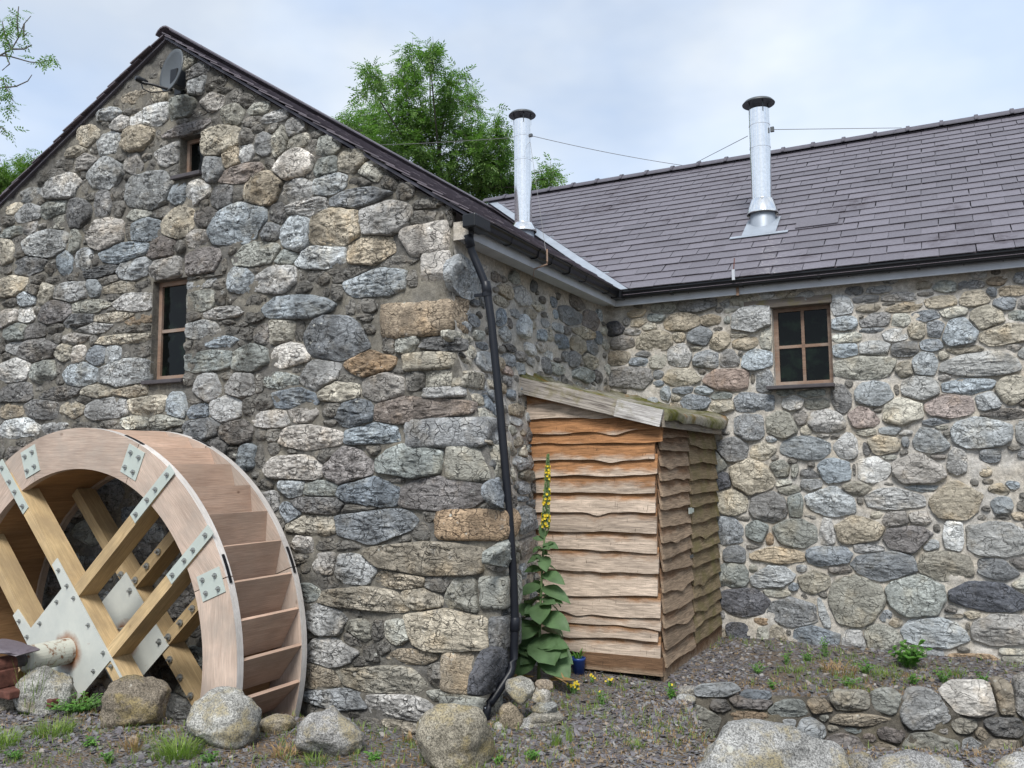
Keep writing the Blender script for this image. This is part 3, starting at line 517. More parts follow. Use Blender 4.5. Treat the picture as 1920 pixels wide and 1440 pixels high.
def hole_cuts(u, v, w, h, holes):
    """stones stop at the window openings"""
    out = []
    for (a, b, c, d) in holes:
        if u+w < a-.05 or u-w > b+.05 or v+h < c-.05 or v-h > d+.05: continue
        k = max((a-u, (-1, 0)), (u-b, (1, 0)), (c-v, (0, -1)), (v-d, (0, 1)))
        if k[0] > 0: out.append((-k[1][0], -k[1][1], max(k[0]-.004, .02)))
    return out
JIT = random.Random(3)
def stone_color(c):
    b = PAL[c]; k = JIT.uniform(.84, 1.2); t = JIT.uniform(-.06, .06)
    return tuple(max(.02, v*k*(1+t*s)) for v, s in zip(b, (1, 0, -1)))
def lay(rows, to3, tos, parent, mat, name, rest_name, limit, fill_box, in_frame, untraced, fill_ok, colors, scale=4.0, dens=1.0, grow=1.2, joint=.014, holes=(), ruf=1.0, tint=1.0):
    """lay the stones of one wall: traced ones, then smaller ones into the gaps; the largest in view become parts"""
    items = []
    for (x0, y0, x1, y1, c, q, sl, ang) in parse(rows, scale):
        cx, cy = (x0+x1)/2, (y0+y1)/2
        l, r_, t, b = tos(x0, cy), tos(x1, cy), tos(cx, y0), tos(cx, y1)
        w, h = abs(r_[0]-l[0]), abs(t[1]-b[1])
        if 2+abs(ang) > 12: w *= 1
        items.append([(l[0]+r_[0])/2, (t[1]+b[1])/2, w, h, c, q, sl, ang, max(x1-x0, y1-y0), True])
    O = np.array([[i[0], i[1], i[2]/2, i[3]/2] for i in items])
    u0, u1, v0, v1 = fill_box; g = np.random.default_rng(len(rows)*101+int(limit))
    sizes = [s for s, n in ((.34, 260), (.26, 420), (.19, 700), (.14, 1200), (.10, 1500), (.07, 1100)) for _ in range(int(n*dens))]
    for s in sizes:
        u, v = g.uniform(u0, u1), g.uniform(v0, v1)
        if not fill_ok(u, v): continue
        w = s*g.uniform(.85, 1.6); h = s*g.uniform(.6, .95)
        P = to3(u, v, 0); px = proj(P); fr = in_frame(px)
        if s > .145 and fr and not untraced(px): continue
        D = ((O[:, 0]-u)/(O[:, 2]+w/2+.006))**2+((O[:, 1]-v)/(O[:, 3]+h/2+.006))**2
        if D.min() < 1.0: continue
        O = np.vstack([O, [u, v, w/2, h/2]])
        items.append([u, v, w, h, g.choice(list(colors)), False, g.random() < .3, g.uniform(-12, 12), (w*FPX/px[2] if fr else 0), False])
    items.sort(key=lambda i: -i[2]*i[3]*(1 if i[8] else 0))
    RV, RF3, RF4, base = [], [], [], 0; n = 0; O = np.array([[i[0], i[1], i[2]/2, i[3]/2] for i in items])
    for k, (u, v, w, h, c, q, sl, ang, px, tr) in enumerate(items):
        seed = 1000+k*7+int(limit)
        if q:
            P0 = to3(u, v, 0); dep = .20
            V, F = rock(w/2+.016, dep, h/2*1.12+.012, seed, 4, .05, 8, 1)
            o = obj(name, mesh('corner_stone', V, F, True), mat, parent, (P0[0]+.012, dep-.070, P0[2]), color=tuple(tint*x for x in stone_color(c))); n += 1; continue
        V, (t, qd) = stone_uvn(w, h, ang, sl, seed, px, joints(k, O, joint)+hole_cuts(u, v, w, h, holes), grow, ruf)
        if px >= 10 and n < limit:
            C0 = to3(u, v, 0); W = to3(V[:, 0]+u, V[:, 1]+v, V[:, 2])-C0
            obj(name, mesh(name, W, [t, qd], True), mat, parent, C0, color=tuple(tint*x for x in stone_color(c))); n += 1
        else:
            W = to3(V[:, 0]+u, V[:, 1]+v, V[:, 2]); RV.append(W); RF3.append(t+base); RF4.append(qd+base); base += len(W)
    if RV:
        o = obj(rest_name, mesh(rest_name, np.concatenate(RV), [np.concatenate(RF3), np.concatenate(RF4)], True), mat, parent, color=(.22, .21, .19)); tag(o, kind='stuff')
    return n

def lines(a, b, step, extra):
    L = list(np.arange(a, b, step))+[b]; L = [x for x in L if all(abs(x-e) > step*.55 for e in extra)]+list(extra)
    return np.array(sorted(L))
def sheet(us, vs, holes, post):
    """wall face as a grid with rectangular openings cut out"""
    U, Vv = np.meshgrid(us, vs); n, m_ = U.shape; idx = np.arange(n*m_).reshape(n, m_)
    q = np.stack([idx[:-1, :-1], idx[:-1, 1:], idx[1:, 1:], idx[1:, :-1]], -1).reshape(-1, 4)
    uc = (U[:-1, :-1]+U[1:, 1:]).ravel()/2; vc = (Vv[:-1, :-1]+Vv[1:, 1:]).ravel()/2; keep = np.ones(len(q), bool)
    for (a, b, c, d) in holes: keep &= ~((uc > a) & (uc < b) & (vc > c) & (vc < d))
    W, ok = post(U.ravel(), Vv.ravel()); q = q[keep]
    A = W[q]; area = np.linalg.norm(np.cross(A[:, 2]-A[:, 0], A[:, 3]-A[:, 1]), axis=1); return W, q[area > 1e-6]

# --- the mill: gable wall and side wall
mill = thing('mill_building', (-3.5, 2.0, -.5), 'gabled rubble-stone mill building with two small windows, behind the wooden waterwheel', 'building')
def opening(tof, x0, x1, xm, y0, y1): return tof(x0, (y0+y1)/2)[0], tof(x1, (y0+y1)/2)[0], tof(xm, y1)[1], tof(xm, y0)[1]
WA = opening(toA, 285, 349, 318, 524, 711); WB = opening(toA, 338, 381, 360, 254, 326)
def postA(U, V):
    Z = np.minimum(V, ztop(U)); X = U+bulge(Z)*np.clip(U+1, 0, 1)
    hol = np.ones_like(U)
    for (a, b, c, d) in (WA, WB): hol *= np.where((U > a-.015) & (U < b+.015) & (V > c-.015) & (V < d+.015), 0, 1)
    P = np.stack([X, np.zeros_like(X), Z], -1)
    return np.stack([X, -(.012*fbm(P*3.1, 3)+.012*fbm(P*11+5, 2)+.006)*hol+np.where(U > -.004, .012, 0), Z], -1), None
us = lines(-8.6, 0, .033, [WA[0], WA[1], WB[0], WB[1]]); vsl = lines(-1.9, 6.35, .033, [WA[2], WA[3], WB[2], WB[3]])
V, F = sheet(us, vsl, [WA, WB], postA)
rv = MB()
def reveal(mb, hole, y0, y1, ax=1):
    a, b, c, d = hole
    mb.add([(a, y0, c), (a, y1, c), (a, y1, d), (a, y0, d)], [(0, 1, 2, 3)]); mb.add([(b, y0, c), (b, y0, d), (b, y1, d), (b, y1, c)], [(0, 1, 2, 3)])
    mb.add([(a, y0, d), (a, y1, d), (b, y1, d), (b, y0, d)], [(0, 1, 2, 3)]); mb.add([(a, y0, c), (b, y0, c), (b, y1, c), (a, y1, c)], [(0, 1, 2, 3)])
gable = obj('gable_wall', mesh('gable_wall', V, F, True), M['mortar_gable'], mill)
reveal(rv, WA, -.002, .30); rv.build('window_reveal', M['mortar_gable'], gable)
rv = MB(); reveal(rv, WB, -.002, .30); rv.build('window_reveal', M['mortar_gable'], gable)
A3 = lambda u, v, n: np.stack([np.asarray(u, float), -np.asarray(n, float)+0*np.asarray(u), np.asarray(v, float)+0*np.asarray(u)], -1) if np.ndim(u) else np.array([u, -n, v])
def okA(u, v):
    if v > float(ztop(u))-.16 or u > float(bulge(v))-.07: return False
    return all(not (a-.07 < u < b+.07 and c-.06 < v < d+.06) for a, b, c, d in (WA, WB))
def inA(p): return -20 < p[0] < 1940 and 0 < p[1] < 1460
nA = lay(GABLE, A3, toA, gable, M['stone_gable'], 'stone', 'small_stones', 300, (-8.5, .4, -1.6, 6.2), inA,
         lambda p: (p[0] < 470 and p[1] > 815) or (p[1] > 1330 and p[0] > 560), okA, 'gglbBdptnl', tint=1.16, holes=(WA, WB), grow=1.34, joint=.012)
def sideP(Y, Z, N): return np.stack([sidex(Y, Z)+N, Y, Z], -1)
ys = np.arange(0.0, YC+.05, .035); zs = np.arange(-1.0, 3.86, .035); U, Vv = np.meshgrid(ys, zs); P = np.stack([U.ravel()*0, U.ravel(), Vv.ravel()], -1)
W = sideP(U.ravel(), Vv.ravel(), .014*fbm(P*3.1+9, 3)+.012*fbm(P*11+5, 2)-.004); idx = np.arange(U.size).reshape(U.shape)
side = obj('side_wall', mesh('side_wall', W, np.stack([idx[:-1, :-1], idx[:-1, 1:], idx[1:, 1:], idx[1:, :-1]], -1).reshape(-1, 4), True), M['mortar_rear'], mill)
B3 = lambda u, v, n: sideP(np.asarray(u, float), np.asarray(v, float)+0*np.asarray(u), np.asarray(n, float)+0*np.asarray(u))
nB = lay(SIDE, B3, toB, side, M['stone_rear'], 'stone', 'small_stones', 299, (.08, YC-.08, -.6, 3.66), lambda p: True,
         lambda p: False, lambda u, v: True, 'gblytdnB', dens=.4, ruf=.6, grow=1.12, joint=.02)
# --- the rear wing
rear = thing('rear_building', (3.0, 6.0, -.2), 'long rear stone wing with purple slate roof and four-pane window, right of the shed', 'building')
WC = opening(toC, 1449, 1560, 1505, 571, 722)
def postC(U, V):
    P = np.stack([U, V*0+3, V], -1); hol = np.where((U > WC[0]-.015) & (U < WC[1]+.015) & (V > WC[2]-.015) & (V < WC[3]+.015), 0, 1)
    return np.stack([U, YC-(.012*fbm(P*3.1, 3)+.012*fbm(P*11+5, 2))*hol, V], -1), None
V, F = sheet(lines(-.05, 8.0, .035, [WC[0], WC[1]]), lines(-.9, 3.95, .035, [WC[2], WC[3]]), [WC], postC)
rwall = obj('rear_wall', mesh('rear_wall', V, F, True), M['mortar_rear'], rear)
rv = MB(); reveal(rv, WC, YC-.002, YC+.32); rv.build('window_reveal', M['mortar_rear'], rwall)
C3 = lambda u, v, n: np.stack([np.asarray(u, float), YC-np.asarray(n, float)+0*np.asarray(u), np.asarray(v, float)+0*np.asarray(u)], -1)
nC = lay(REAR, C3, toC, rwall, M['stone_rear'], 'stone', 'small_stones', 298, (.06, 7.9, -.5, 3.75), lambda p: p[0] < 1925,
         lambda p: p[0] < 1345 and p[1] > 820, lambda u, v: not (WC[0]-.07 < u < WC[1]+.07 and WC[2]-.06 < v < WC[3]+.06), 'gblBtnyTp', dens=.6, ruf=.6, holes=(WC,), grow=1.22, joint=.016)
print('stones', nA, nB, nC)
# ------------------------------------------------------------------ windows
def window(hole, yb, parent, label, nx, ny, fw=.05, sill=.06, silldrop=.0):
    a, b, c, d = hole; y0, y1 = yb, yb+.05
    fr = MB(); fr.box(a, a+fw, y0, y1, c, d).box(b-fw, b, y0, y1, c, d).box(a+fw, b-fw, y0, y1, d-fw, d).box(a+fw, b-fw, y0, y1, c, c+fw*1.1)
    w = obj('window', None, None, parent, ((a+b)/2, yb, c)); w['label'] = label
    f = fr.build('frame', M['frame_wood'], w)
    bw = .034; xs = [a+fw+(b-a-2*fw)*i/nx for i in range(nx+1)]; zs_ = [c+fw+(d-c-2*fw)*i/ny for i in range(ny+1)]
    for x in xs[1:-1]: MB().box(x-bw/2, x+bw/2, y0+.003, y1-.003, c+fw, d-fw).build('glazing_bar', M['frame_wood'], w)
    for z in zs_[1:-1]: MB().box(a+fw, b-fw, y0+.006, y1-.006, z-bw/2, z+bw/2).build('glazing_bar', M['frame_wood'], w)
    for i in range(nx):
        for j in range(ny):
            MB().box(xs[i]+(bw/2 if i else 0), xs[i+1]-(bw/2 if i < nx-1 else 0), y0+.026, y0+.032, zs_[j]+(bw/2 if j else 0), zs_[j+1]-(bw/2 if j < ny-1 else 0)).build('pane', M['glass'], w)
    if sill:
        s = MB().box(a-.06, b+.02, yb-.27 if yb > 1 else -.07, yb-.002, c-.045-silldrop, c-.004-silldrop).build('sill', M['sill'], w, bevel=.006)
    return w
window(WA, .08, mill, 'tall narrow wooden window with two stacked panes', 1, 2, .045)
window(WB, .09, mill, 'tiny single-pane window high in the gable', 1, 1, .038)
window(WC, YC+.10, rear, 'square wooden window with four panes', 2, 2, .05)
MB().box(-8.4, -.3, .5, 7, -.5, 3.6).build('interior', M['soil'], mill)
MB().box(.2, 7.9, YC+.45, YC+6, -.5, 3.6).build('interior', M['soil'], rear)
lint = MB().box(WC[0]-.30, WC[1]+.02, YC-.035, YC+.12, WC[3]-.01, WC[3]+.085).build('lintel', M['verge'], rear, bevel=.01, color=(.19, .165, .14))

# ------------------------------------------------------------------ roofs
# rear roof: plane z = EZ + RT*(y-EY)
EY, EZ, RT = 3.45, 3.87, .70
RY, RZ = 7.37, EZ+RT*(7.37-EY)
rn = np.array([0, -RT, 1.0]); rn /= np.linalg.norm(rn); rs = np.array([0, 1.0, RT]); rs /= np.linalg.norm(rs); SLEN = (RY-EY)*math.hypot(1, RT)
def xval(y): return .27-(y-EY)*.985            # valley line between the two roofs
rroof = MB().add([(xval(EY)-.05, EY+.02, EZ-.05), (8.2, EY+.02, EZ-.05), (8.2, RY, RZ-.05), (xval(RY)-.05, RY, RZ-.05), (xval(RY), RY+4, RZ-2.9), (8.2, RY+4, RZ-2.9)], [(0, 1, 2, 3), (3, 2, 5, 4)]).build('roof', M['slate_old'], rear)
GA, SWD = .213, .335
SL_V = [mesh('slate', boxv(-SWD/2+.003, SWD/2-.003, 0, .30, -.004, .004), BOXF)]
slates = []; srng = random.Random(5)
course = 0
while course*GA < SLEN-.05:
    s0 = course*GA; yb = EY+s0/math.hypot(1, RT); x = xval(yb)+.20-srng.uniform(0, .05)-(.5*SWD if course % 2 else 0)
    x = (math.floor(x/SWD)-1)*SWD+(.5*SWD if course % 2 else 0)
    while x < 8.1:
        xc = x+SWD/2+srng.uniform(-.004, .004)
        if xc+SWD/2 > xval(yb+.25)+.10:
            ln = min(.30, SLEN-s0+.02)
            slates.append((xc, s0+srng.uniform(-.006, .006), ln, srng.uniform(-.012, .012), srng.uniform(0, .004)))
        x += SWD
    course += 1
def slate_pts(xc, s0, ln, rot, lift):
    P = []
    for k, (u, v, n) in enumerate(boxv(-SWD/2+.003, SWD/2-.003, 0, ln, -.005, .004)):
        uu = u+rot*v; vv = v+rot*u; n = n+.017+lift-.019*(v/.30)
        q = np.array([xc+uu, EY, EZ])+rs*(s0+vv)+rn*n; xv = xval(q[1])+.09; q[0] = max(q[0], xv); P.append(q)
    return P
vis = []; hid = []
for s in slates:
    c = np.array([s[0], EY, EZ])+rs*(s[1]+.1); p = proj(c); d = p[2]
    (vis if (-30 < p[0] < 1960 and p[1] > 150) else hid).append((d, s))
vis.sort(key=lambda t: t[0]); hid += vis[300:]; vis = vis[:300]
for d, s in vis:
    P = np.array(slate_pts(*s)); c = P.mean(0); obj('slate', mesh('slate', P-c, BOXF), M['slate'], rroof, c)
mb = MB()
for d, s in hid: mb.add(slate_pts(*s), BOXF)
# joined slates of the far rows keep their own shade through one colour per piece
o = mb.build('far_slates', M['slate'], rroof); tag(o, kind='stuff')
# one dark patched area beside the flue: a bigger repair slate
P = [np.array([0, EY, EZ])+rs*v+rn*n+np.array([u, 0, 0]) for (u, v, n) in boxv(2.13, 2.62, 1.30, 1.62, .026, .036)]
MB().add(P, BOXF).build('repair_slate', M['slate'], rroof)
# ridge tiles
x = xval(RY)-.1
k = 0
while x < 8.2:
    L = .44; t = MB(); pr_ = []
    for a in range(7):
        an = math.radians(-62+124*a/6); pr_.append((RY+.145*math.sin(an), RZ-.075+.15*math.cos(an)))
    pr2 = [(y_, z_-.016) for y_, z_ in pr_][::-1]
    t.prism(pr_+pr2, 0, x+.004, x+L-.004)
    r1 = t.build('ridge_tile', M['ridge'], rroof)
    t = MB(); pc = [(RY+(y_-RY)*1.13, RZ-.075+(z_-RZ+.075)*1.13) for y_, z_ in pr_]; t.prism(pc+[(y_, z_-.02) for y_, z_ in pc][::-1], 0, x+L-.03, x+L+.018); t.build('ridge_clip', M['ridge'], r1)
    x += L; k += 1
# valley lead
P = []
for y in (EY+.02, RY-.02):
    for dx in (-.06, .16):
        q = np.array([xval(y)+dx, y, EZ+RT*(y-EY)+.012]); P.append(q)
lead = MB().add([P[0], P[1], P[3], P[2]]+[p-np.array([0, 0, .006]) for p in (P[0], P[1], P[3], P[2])], [(0, 1, 2, 3), (7, 6, 5, 4), (0, 4, 5, 1), (1, 5, 6, 2), (2, 6, 7, 3), (3, 7, 4, 0)]).build('valley_lead', M['lead'], rroof)
# mill roof: right slope from the eave at x = .27 to the ridge
MEX, MEZ = .27, EZ-.015; MS = (APZ+.05-MEZ)/(MEX-APX); MR = APZ+.05
msl = np.array([-1.0, 0, MS]); MLEN = math.hypot(1, MS)*(MEX-APX); msl /= np.linalg.norm(msl); mnn = np.array([MS, 0, 1.0]); mnn /= np.linalg.norm(mnn)
def yval(x): return EY+(.27-x)/.985             # the mill slope ends at the valley
core = MB()
core.add([(MEX-.02, -.06, MEZ-.05), (MEX-.02, yval(MEX)+.05, MEZ-.05), (APX, yval(APX)+.05, MR-.05), (APX, -.06, MR-.05)], [(0, 1, 2, 3)])
core.add([(APX, -.06, MR-.05), (APX, 9, MR-.05), (-8.9, 9, MR-.05+SL*(-8.9-APX)), (-8.9, -.06, MR-.05+SL*(-8.9-APX))], [(0, 1, 2, 3)])
mroof = core.build('roof', M['slate_old'], mill)
mb = MB(); s0 = 0.0; ci = 0
while s0 < MLEN-.05:
    xb = MEX-s0/math.hypot(1, MS); y = -.085-(.15 if ci % 2 else 0); first = True
    while y < yval(xb)-.02:
        w = .30; ya, yb_ = max(y, -.085+srng.uniform(-.012, .012)), min(y+w-.005, yval(xb)); ln = min(.30, MLEN-s0); lf = srng.uniform(0, .008)
        P = []
        for (u, v, n) in boxv(ya, yb_, 0, ln, -.006, .005):
            q = np.array([MEX, 0, MEZ])+msl*(s0+v)+mnn*(n+.018+lf-.02*v/.3); P.append((q[0], u, q[2]))
        if first:
            MB().add(P, BOXF).build('verge_slate', M['slate_old'], mroof); first = False
        else: mb.add(P, BOXF)
        y += w
    s0 += .2; ci += 1
tag(mb.build('slates', M['slate_old'], mroof), kind='stuff')
LLEN = math.hypot(1, SL)*5.3; lsl = np.array([-1.0, 0, -SL]); lsl /= np.linalg.norm(lsl); lnn = np.array([-SL, 0, 1.0]); lnn /= np.linalg.norm(lnn)
s0 = 0
while s0 < LLEN:                                # left slope: verge slates along the gable, a plain field behind
    P = []
    for (u, v, n) in boxv(-.085+srng.uniform(-.012, .012), .25, -.02, .30, -.006, .006):
        q = np.array([APX, 0, MR-.03])+lsl*(s0+v)+lnn*(n+.012+.02*v/.3); P.append((q[0], u, q[2]))
    MB().add(P, BOXF).build('verge_slate', M['slate_old'], mroof); s0 += .2
P = []
for (u, v, n) in boxv(.2, 9, 0, LLEN, -.02, .006):
    q = np.array([APX, 0, MR-.03])+lsl*v+lnn*n; P.append((q[0], u, q[2]))
MB().add(P, BOXF).build('slate_field', M['slate_old'], mroof)
# undercloak strips beneath both verges
for sl_, nn_, org, L in ((msl, mnn, np.array([MEX, 0, MEZ]), MLEN), (lsl, lnn, np.array([APX, 0, MR-.03]), LLEN)):
    P = []
    for (u, v, n) in boxv(-.05, .12, .0, L, -.035, -.010):
        q = org+sl_*v+nn_*n; P.append((q[0], u, q[2]))
    MB().add(P, BOXF).build('undercloak', M['ridge'], mroof)
y = -.07
while y < 7.3:                                   # ridge tiles of the mill
    t = MB(); pr_ = [(APX+.13*math.sin(math.radians(-58+116*a/6)), MR-.05+.14*math.cos(math.radians(-58+116*a/6))) for a in range(7)]
    t.prism(pr_+[(a, b-.016) for a, b in pr_][::-1], 1, y, y+.444); t.build('ridge_tile', M['slate_old'], mroof); y += .45

# ------------------------------------------------------------------ fascias, gutters, downpipe
FX = .155
MB().box(FX-.022, FX, .0, EY+.121, 3.712, 3.86).build('fascia', M['fascia'], mill)
MB().box(-.05, FX-.024, .02, EY+.13, 3.735, 3.75).build('soffit', M['fascia'], mill)
MB().box(FX-.02, 8.2, 3.574, 3.596, 3.712, 3.86).build('fascia', M['fascia'], rear)
MB().box(.1, 8.2, 3.598, YC+.02, 3.735, 3.75).build('soffit', M['fascia'], rear)
MB().box(.01, FX+.001, -.012, -.001, 3.705, 3.862).build('eave_end_board', M['mortar_rear'], mill)
def gutter_profile(sgn=1):
    out = [(0, .0), (0, -.075), (.02, -.088), (.07, -.088), (.085, -.075), (.092, -.03), (.112, -.018), (.112, .0), (.106, .0), (.104, -.012), (.086, -.024), (.078, -.07), (.068, -.08), (.022, -.08), (.006, -.07), (.006, 0)]
    return out
GZ = 3.875
g1 = MB(); g1.prism([(FX+.004+a, GZ+b) for a, b in gutter_profile()], 1, -.10, EY-.0)
gm = g1.build('gutter', M['black_plastic'], mill)
g2 = MB(); g2.prism([(3.57-a, GZ+b) for a, b in gutter_profile()], 0, FX+.1, 8.2)
gr = g2.build('gutter', M['black_plastic'], rear)
MB().box(FX+.002, FX+.125, EY-.06, EY+.122, GZ-.096, GZ+.004).build('corner_union', M['black_plastic'], gm, bevel=.008)
for y in (.62, 1.5, 2.4, 3.1):
    MB().prism([(FX+.002+a*1.06, GZ+.001+b*1.09) for a, b in gutter_profile()], 1, y, y+.03).build('bracket', M['black_plastic'], gm)
for y in (1.18, 1.95):
    MB().prism([(FX+.001+a*1.12, GZ+.003+b*1.14) for a, b in gutter_profile()], 1, y, y+.09).build('union', M['black_plastic'], gm)
for x in (.85, 1.66, 2.49, 3.47, 4.45, 5.4):
    MB().prism([(3.572-a*1.07, GZ+.002+b*1.12) for a, b in gutter_profile()], 0, x, x+.032).build('bracket', M['black_plastic'], gr)
for x in (.6, 1.05, 1.9, 2.8, 3.2, 3.9, 4.25):
    MB().tube([(x, 3.575, 3.79), (x, 3.571, 3.79)], .006, 8).build('screw', M['sill'], rear)
def pp(x, y, Y): return on(1, Y, x, y)
ol = MB(); ol.box(FX+.0, FX+.125, -.115, .16, GZ-.105, GZ+.012); ol.build('gutter_outlet', M['black_plastic'], gm, bevel=.012)
P = [pp(883, 412, .02), pp(880, 452, .03), pp(884, 470, .05), pp(905, 520, .08), pp(912, 540, .09), pp(921, 600, .09), pp(937, 760, .09), pp(952, 930, .09), pp(962, 1070, .09), pp(966, 1170, .09), pp(963, 1235, .08), pp(957, 1262, .03), pp(925, 1310, -.12), pp(914, 1325, -.18), pp(909, 1365, -.20)]
def dense(P, n=4):
    out = []
    for i in range(len(P)-1):
        for k in range(n): out.append(P[i]+(P[i+1]-P[i])*k/n)
    return out+[P[-1]]
dp = MB().tube(dense(P, 3), .034, 16).build('downpipe', M['pipe'], mill, smooth=True)
for i in (1, 4, 9):
    c = np.array(P[i]); d_ = np.array(P[i+1])-c; d_ /= np.linalg.norm(d_)
    MB().tube([c-d_*.055, c-d_*.05, c+d_*.05, c+d_*.055], [.036, .041, .041, .036], 16).build('pipe_socket', M['pipe'], dp, smooth=True)
for (x, y) in ((913, 552), (957, 1030)):
    c = pp(x, y, .09); MB().tube([c-[.0, 0, .018], c+[0, 0, .018]], .042, 16).build('pipe_clip', M['pipe'], dp)
    MB().box(c[0]-.12, c[0]-.03, c[1]-.012, c[1]+.012, c[2]-.012, c[2]+.012).build('clip_arm', M['pipe'], dp)
c = P[13]; MB().tube([c-[0, .034, .0], c-[-.0, .038, 0]], .006, 8).build('white_dot', M['fascia'], dp)

# ------------------------------------------------------------------ flues with cowls and guy wires
def flue(parent, base, top_z, r, label, cowl_r, collar_h, boot):
    bx, by, bz = base; f = obj('flue', None, None, parent, base); f['label'] = label
    h = top_z-bz
    fp = MB()
    for z0, z1 in ((.12, h*.66), (h*.674, h*.86), (h*.874, h)): fp.lathe([(r, z0), (r, z1)], base, 36)
    fp.lathe([(r, h), (r*.9, h), ], base, 36).lathe([(r*.9, h), (r*.9, h-.12)], base, 36)
    fp.build('flue_pipe', M['steel'], f, smooth=True)
    for z0 in (h*.66, h*.86): MB().lathe([(r*.99, z0), (r*1.035, z0), (r*1.035, z0+.022), (r*.99, z0+.022)], base, 36).build('locking_band', M['steel'], f)
    MB().lathe([(r*1.22, -boot), (r*1.22, .15), (r*1.15, .16)], base, 32).build('flue_boot', M['lead'], f, smooth=True)
    MB().lathe([(r*1.52, .125), (r*1.55, .14), (r*1.5, .155), (r*1.08, .155+collar_h), (r*1.02, .16+collar_h)], base, 32).build('storm_collar', M['steel'], f, smooth=True)
    cw = MB().lathe([(.005, h+.155), (cowl_r*.5, h+.147), (cowl_r*.86, h+.118), (cowl_r, h+.085), (cowl_r*.985, h+.078), (cowl_r*.8, h+.095), (.005, h+.11)], base, 40).build('cowl', M['dish'], f, smooth=True)
    for k in range(4):
        a = .6+k*math.pi/2
        MB().tube([(bx+r*.96*math.cos(a), by+r*.96*math.sin(a), bz+h-.06), (bx+r*.98*math.cos(a), by+r*.98*math.sin(a), bz+h+.10)], .009, 6).build('cowl_stay', M['dish'], cw)
    return f
def wire(f, P, r=.0045, sag=.0):
    P = [np.asarray(p, float) for p in P]; Q = []
    for k in range(13):
        t = k/12; Q.append(P[0]*(1-t)+P[1]*t-np.array([0, 0, sag*4*t*(1-t)]))
    MB().tube(Q, r, 5).build('guy_wire', M['wire'], f)
M['wire'] = plain('wire', (.20, .19, .18), .5, .5, .4)
fa = np.array([-1.80, 5.05, 5.12]); pt = on(1, 5.05, 976, 222)
f1 = flue(mill, fa, float(on(1, 5.05, 976, 228)[2]), .128, 'left stainless flue with mushroom cowl, on the mill roof beside the tree', .205, .10, .35)
w0 = on(1, 5.05, 994, 254); w1 = onp(rn, (0, RY, RZ+.1), 1275, 315); wire(f1, (w0, [w1[0], RY, RZ+.08]), sag=.03)
wl = on(1, 5.05, 960, 258); wire(f1, (wl, CAM+ray(660, 273)*16.5), sag=.02)
hk = on(0, .30, 1026, 490); wire(f1, (w0+[0, 0, -.1], hk), .003)
MB().box(w0[0]-.01, w0[0]+.035, 5.03, 5.07, w0[2]-.02, w0[2]+.02).build('wire_bracket', M['dish'], f1)
MB().tube([hk+[0, 0, .12], hk, hk+[0, 0, -.03], hk+[-.14, 0, -.06], hk+[-.15, 0, -.14]], .009, 6).build('eave_hook', M['frame_wood'], f1)
fb = onp(rn, (0, EY, EZ+.02), 1428, 424); fb = np.array([fb[0], fb[1]+.10, fb[2]+.05])
f2 = flue(rear, fb, float(on(1, fb[1], 1424, 207)[2]), .128, 'right stainless flue with mushroom cowl, on the purple slate roof', .205, .16, .5)
P = [np.array([fb[0]+u, EY, EZ])+rs*v+rn*n for (u, v, n) in boxv(-.20, .21, (fb[1]-EY)*1.22-.42, (fb[1]-EY)*1.22+.12, .024, .034)]
MB().add(P, BOXF).build('flashing_slate', M['lead'], f2)
P = [np.array([fb[0]+u, EY, EZ])+rs*v+rn*n for (u, v, n) in boxv(-.34, .36, (fb[1]-EY)*1.22-.47, (fb[1]-EY)*1.22-.41, .025, .033)]
MB().add(P, BOXF).build('flashing_apron', M['lead'], f2)
w0 = on(1, fb[1], 1446, 243); ws = onp(rn, (0, RY, RZ+.1), 1690, 241); wire(f2, (w0, [ws[0], RY, RZ+.09]), sag=.0)
w2 = on(1, fb[1], 1402, 255); ws = onp(rn, (0, RY, RZ+.1), 1303, 307); wire(f2, (w2, [ws[0], RY, RZ+.09]))
MB().box(w0[0]-.01, w0[0]+.035, fb[1]-.02, fb[1]+.02, w0[2]-.03, w0[2]+.03).build('wire_bracket', M['dish'], f2)
hk = on(1, 3.44, 1375, 515); MB().box(hk[0]-.016, hk[0]+.016, 3.435, 3.465, hk[2]-.06, hk[2]+.06).build('eave_block', M['shed_block'] if 'shed_block' in M else M['fascia'], f2)
MB().tube([hk+[0, .02, .05], hk+[.005, .06, .20]], .006, 6).build('eave_rod', M['red_iron'], f2)
MB().box(hk[0]+.0, hk[0]+.03, 3.555, 3.571, 3.70, 3.79).build('eave_hook', M['frame_wood'], f2)

# ------------------------------------------------------------------ satellite dish on the gable
c = on(1, -.36, 320, 131); dish = thing('satellite_dish', on(1, 0, 345, 160), 'dark grey satellite dish on a bracket below the gable peak', 'satellite dish')
ax = np.array([-.22, -.97, .12]); ax /= np.linalg.norm(ax); up = np.array([0, 0, 1.0])-ax*ax[2]; up /= np.linalg.norm(up); rt = np.cross(up, ax)
V = []; F = []; nr, ns = 7, 36
for i in range(nr+1):
    q = i/nr
    for k in range(ns):
        a = 2*math.pi*k/ns; V.append(c+rt*.205*q*math.cos(a)+up*.222*q*math.sin(a)+ax*(.05*q*q-.05))
b0 = len(V)
for i in range(nr+1):
    q = i/nr
    for k in range(ns):
        a = 2*math.pi*k/ns; V.append(c+rt*.209*q*math.cos(a)+up*.226*q*math.sin(a)+ax*(.05*q*q-.064))
for i in range(nr):
    for k in range(ns):
        k2 = (k+1) % ns; F.append((i*ns+k, i*ns+k2, (i+1)*ns+k2, (i+1)*ns+k)); F.append((b0+i*ns+k, b0+(i+1)*ns+k, b0+(i+1)*ns+k2, b0+i*ns+k2))
